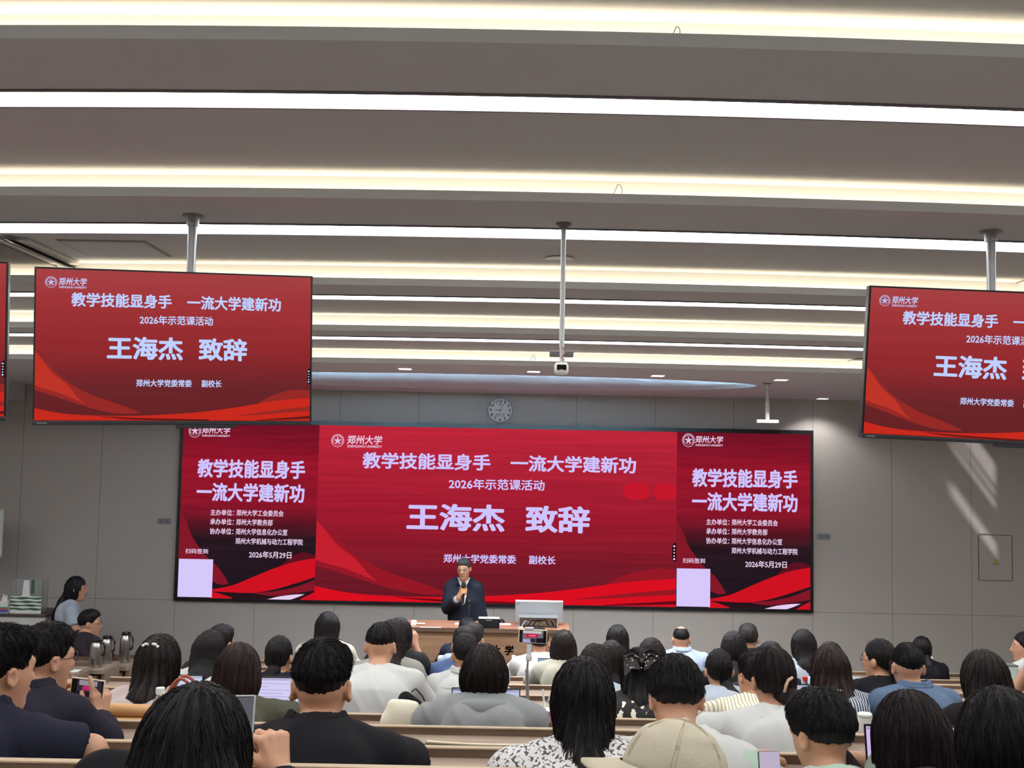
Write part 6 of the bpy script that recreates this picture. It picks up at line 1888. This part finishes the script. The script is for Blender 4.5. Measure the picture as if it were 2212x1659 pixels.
t = thing('white_flask', 'slim white flask left of the black bag, before the podium', 'flask', p)
MB().lathe([(0.002, 0), (0.03, 0), (0.033, 0.006), (0.033, 0.17), (0.03, 0.176)], 20).build('flask_body', mat('flask_white', (224, 228, 232), 0.4), t, smooth=True)
MB().lathe([(0.03, 0.176), (0.034, 0.18), (0.034, 0.21), (0.026, 0.222), (0.002, 0.224)], 20).build('lid', mat('flask_lid', (206, 212, 220), 0.4), t, smooth=True)
p = desk_pt(936, 6.55, 4)
t = thing('grey_tumbler', 'grey tumbler with a white lid left of the white shirt', 'tumbler', p)
MB().lathe([(0.002, 0), (0.03, 0), (0.036, 0.11), (0.036, 0.115)], 20).build('tumbler_body', mat('tumbler_grey', (112, 108, 98), 0.5), t, smooth=True)
MB().lathe([(0.037, 0.113), (0.038, 0.135), (0.03, 0.142), (0.002, 0.143)], 20).build('lid', mat('flask_white', (224, 228, 232), 0.4), t, smooth=True)
p = desk_pt(907, 8.2, 2)
t = thing('paper_cup', 'small white paper cup left of the slim white flask', 'cup', p)
MB().lathe([(0.002, 0), (0.024, 0), (0.034, 0.085), (0.036, 0.088), (0.033, 0.088), (0.022, 0.006), (0.002, 0.005)], 20).build('cup_body', mat('cup_white', (232, 234, 234), 0.5), t, smooth=True)
p = desk_pt(1868, 4.86, 6)
t = thing('lidded_cup', 'white cup with a flat lid between the striped shirt and the grey-blue shirt', 'cup', p)
MB().lathe([(0.002, 0), (0.025, 0), (0.029, 0.1), (0.0295, 0.104)], 22).build('cup_body', mat('cup_white', (232, 234, 234), 0.5), t, smooth=True)
MB().lathe([(0.031, 0.1), (0.032, 0.112), (0.027, 0.117), (0.002, 0.117)], 22).build('lid', mat('cup_lid', (216, 224, 222), 0.4), t, smooth=True)
p = desk_pt(1181, 4.82, 6)
t = thing('iced_drink', 'clear cup of brown drink with a white straw beside the very long straight hair', 'cup', p)
MB().lathe([(0.002, 0), (0.027, 0), (0.036, 0.11), (0.038, 0.112), (0.036, 0.112)], 22).build('cup_body', PET, t, smooth=True)
MB().lathe([(0.002, 0.002), (0.0255, 0.002), (0.031, 0.06), (0.002, 0.06)], 22).build('drink', mat('tea_brown', (150, 104, 62), 0.2), t, smooth=True)
MB().lathe([(0.039, 0.108), (0.04, 0.114), (0.037, 0.118), (0.031, 0.117)], 22).build('lid', mat('cup_lid', (216, 224, 222), 0.4), t, smooth=True)
MB().cyl((0.005, 0, 0.02), (-0.018, 0, 0.2), 0.005, n=10).build('straw', mat('straw_white', (232, 238, 236), 0.4), t)
p = desk_pt(1172, 5.62, 5)
t = soft('white_plastic_bag', [(ell((0, 0, 0.03), (0.07, 0.05, 0.055)), 0.02)], mat('bag_white', (232, 236, 238), 0.5), None, 0.008, 21, 0.005, [lambda X, Y, Z: 0.0 - Z]); t.location = p
tag(t, 'crumpled white plastic bag behind the iced drink', 'bag')
p = at(2183, 1470, 6.5)
t = thing('clear_carrier', 'pale translucent carrier bag near the right edge', 'bag', (p.x, 6.55, LIPZ[4] - 0.03))
hh_ = at(2183, 1438, 6.5).z - (LIPZ[4] - 0.03)
MB().box(-0.06, 0.05, -0.04, -0.038, 0, hh_).box(-0.06, 0.05, 0.038, 0.04, 0, hh_).box(-0.06, -0.058, -0.04, 0.04, 0, hh_).box(0.048, 0.05, -0.04, 0.04, 0, hh_).build('bag_body', mat('pale_green_film', (206, 222, 208), 0.4), t)
MB().box(-0.062, 0.052, -0.042, 0.042, hh_ - 0.008, hh_).build('top_hem', mat('hem_dark', (110, 116, 118), 0.5), t)
for (u, Y, k, w, d, rz, lab, nm, col) in ((200, 3.14, 8, 0.05, 0.13, -0.25, 'white notepad beside the forearm of the navy polo', 'notepad', (232, 238, 238)), (905, 6.58, 4, 0.12, 0.09, 0.1, 'white paper sheet left of the grey tumbler', 'paper_sheet', (232, 240, 244)),
                                         (1163, 4.9, 6, 0.09, 0.13, 0.3, 'open notebook with dark cover right of the grey hooded jacket', 'notebook', (226, 222, 220)), (2075, 9.93, 0, 0.14, 0.06, 0.0, 'white papers on the front desk at the right', 'paper_sheet', (232, 230, 226)),
                                         (2085, 8.2, 2, 0.1, 0.05, 0.0, 'white paper on the third desk at the right', 'paper_sheet', (232, 230, 220)), (936, 7.45, 3, 0.1, 0.06, 0.0, 'pale pink paper left of the black bag before the podium', 'paper_sheet', (226, 206, 212))):
    p = desk_pt(u, Y, k)
    t = thing(nm, lab, 'paper' if 'paper' in nm else 'notebook', p, rz)
    MB().box(-w / 2, w / 2, -d / 2, d / 2, 0.003 if 'note' in nm else 0, 0.009 if 'note' in nm else 0.002).build('pages', mat('pages_%d' % col[2], col, 0.7), t)
    if 'note' in nm:
        MB().box(-w / 2 - 0.003, w / 2 + 0.003, -d / 2 - 0.003, d / 2 + 0.003, 0, 0.003).build('cover', mat('cover_dark', (50, 36, 40), 0.5), t)
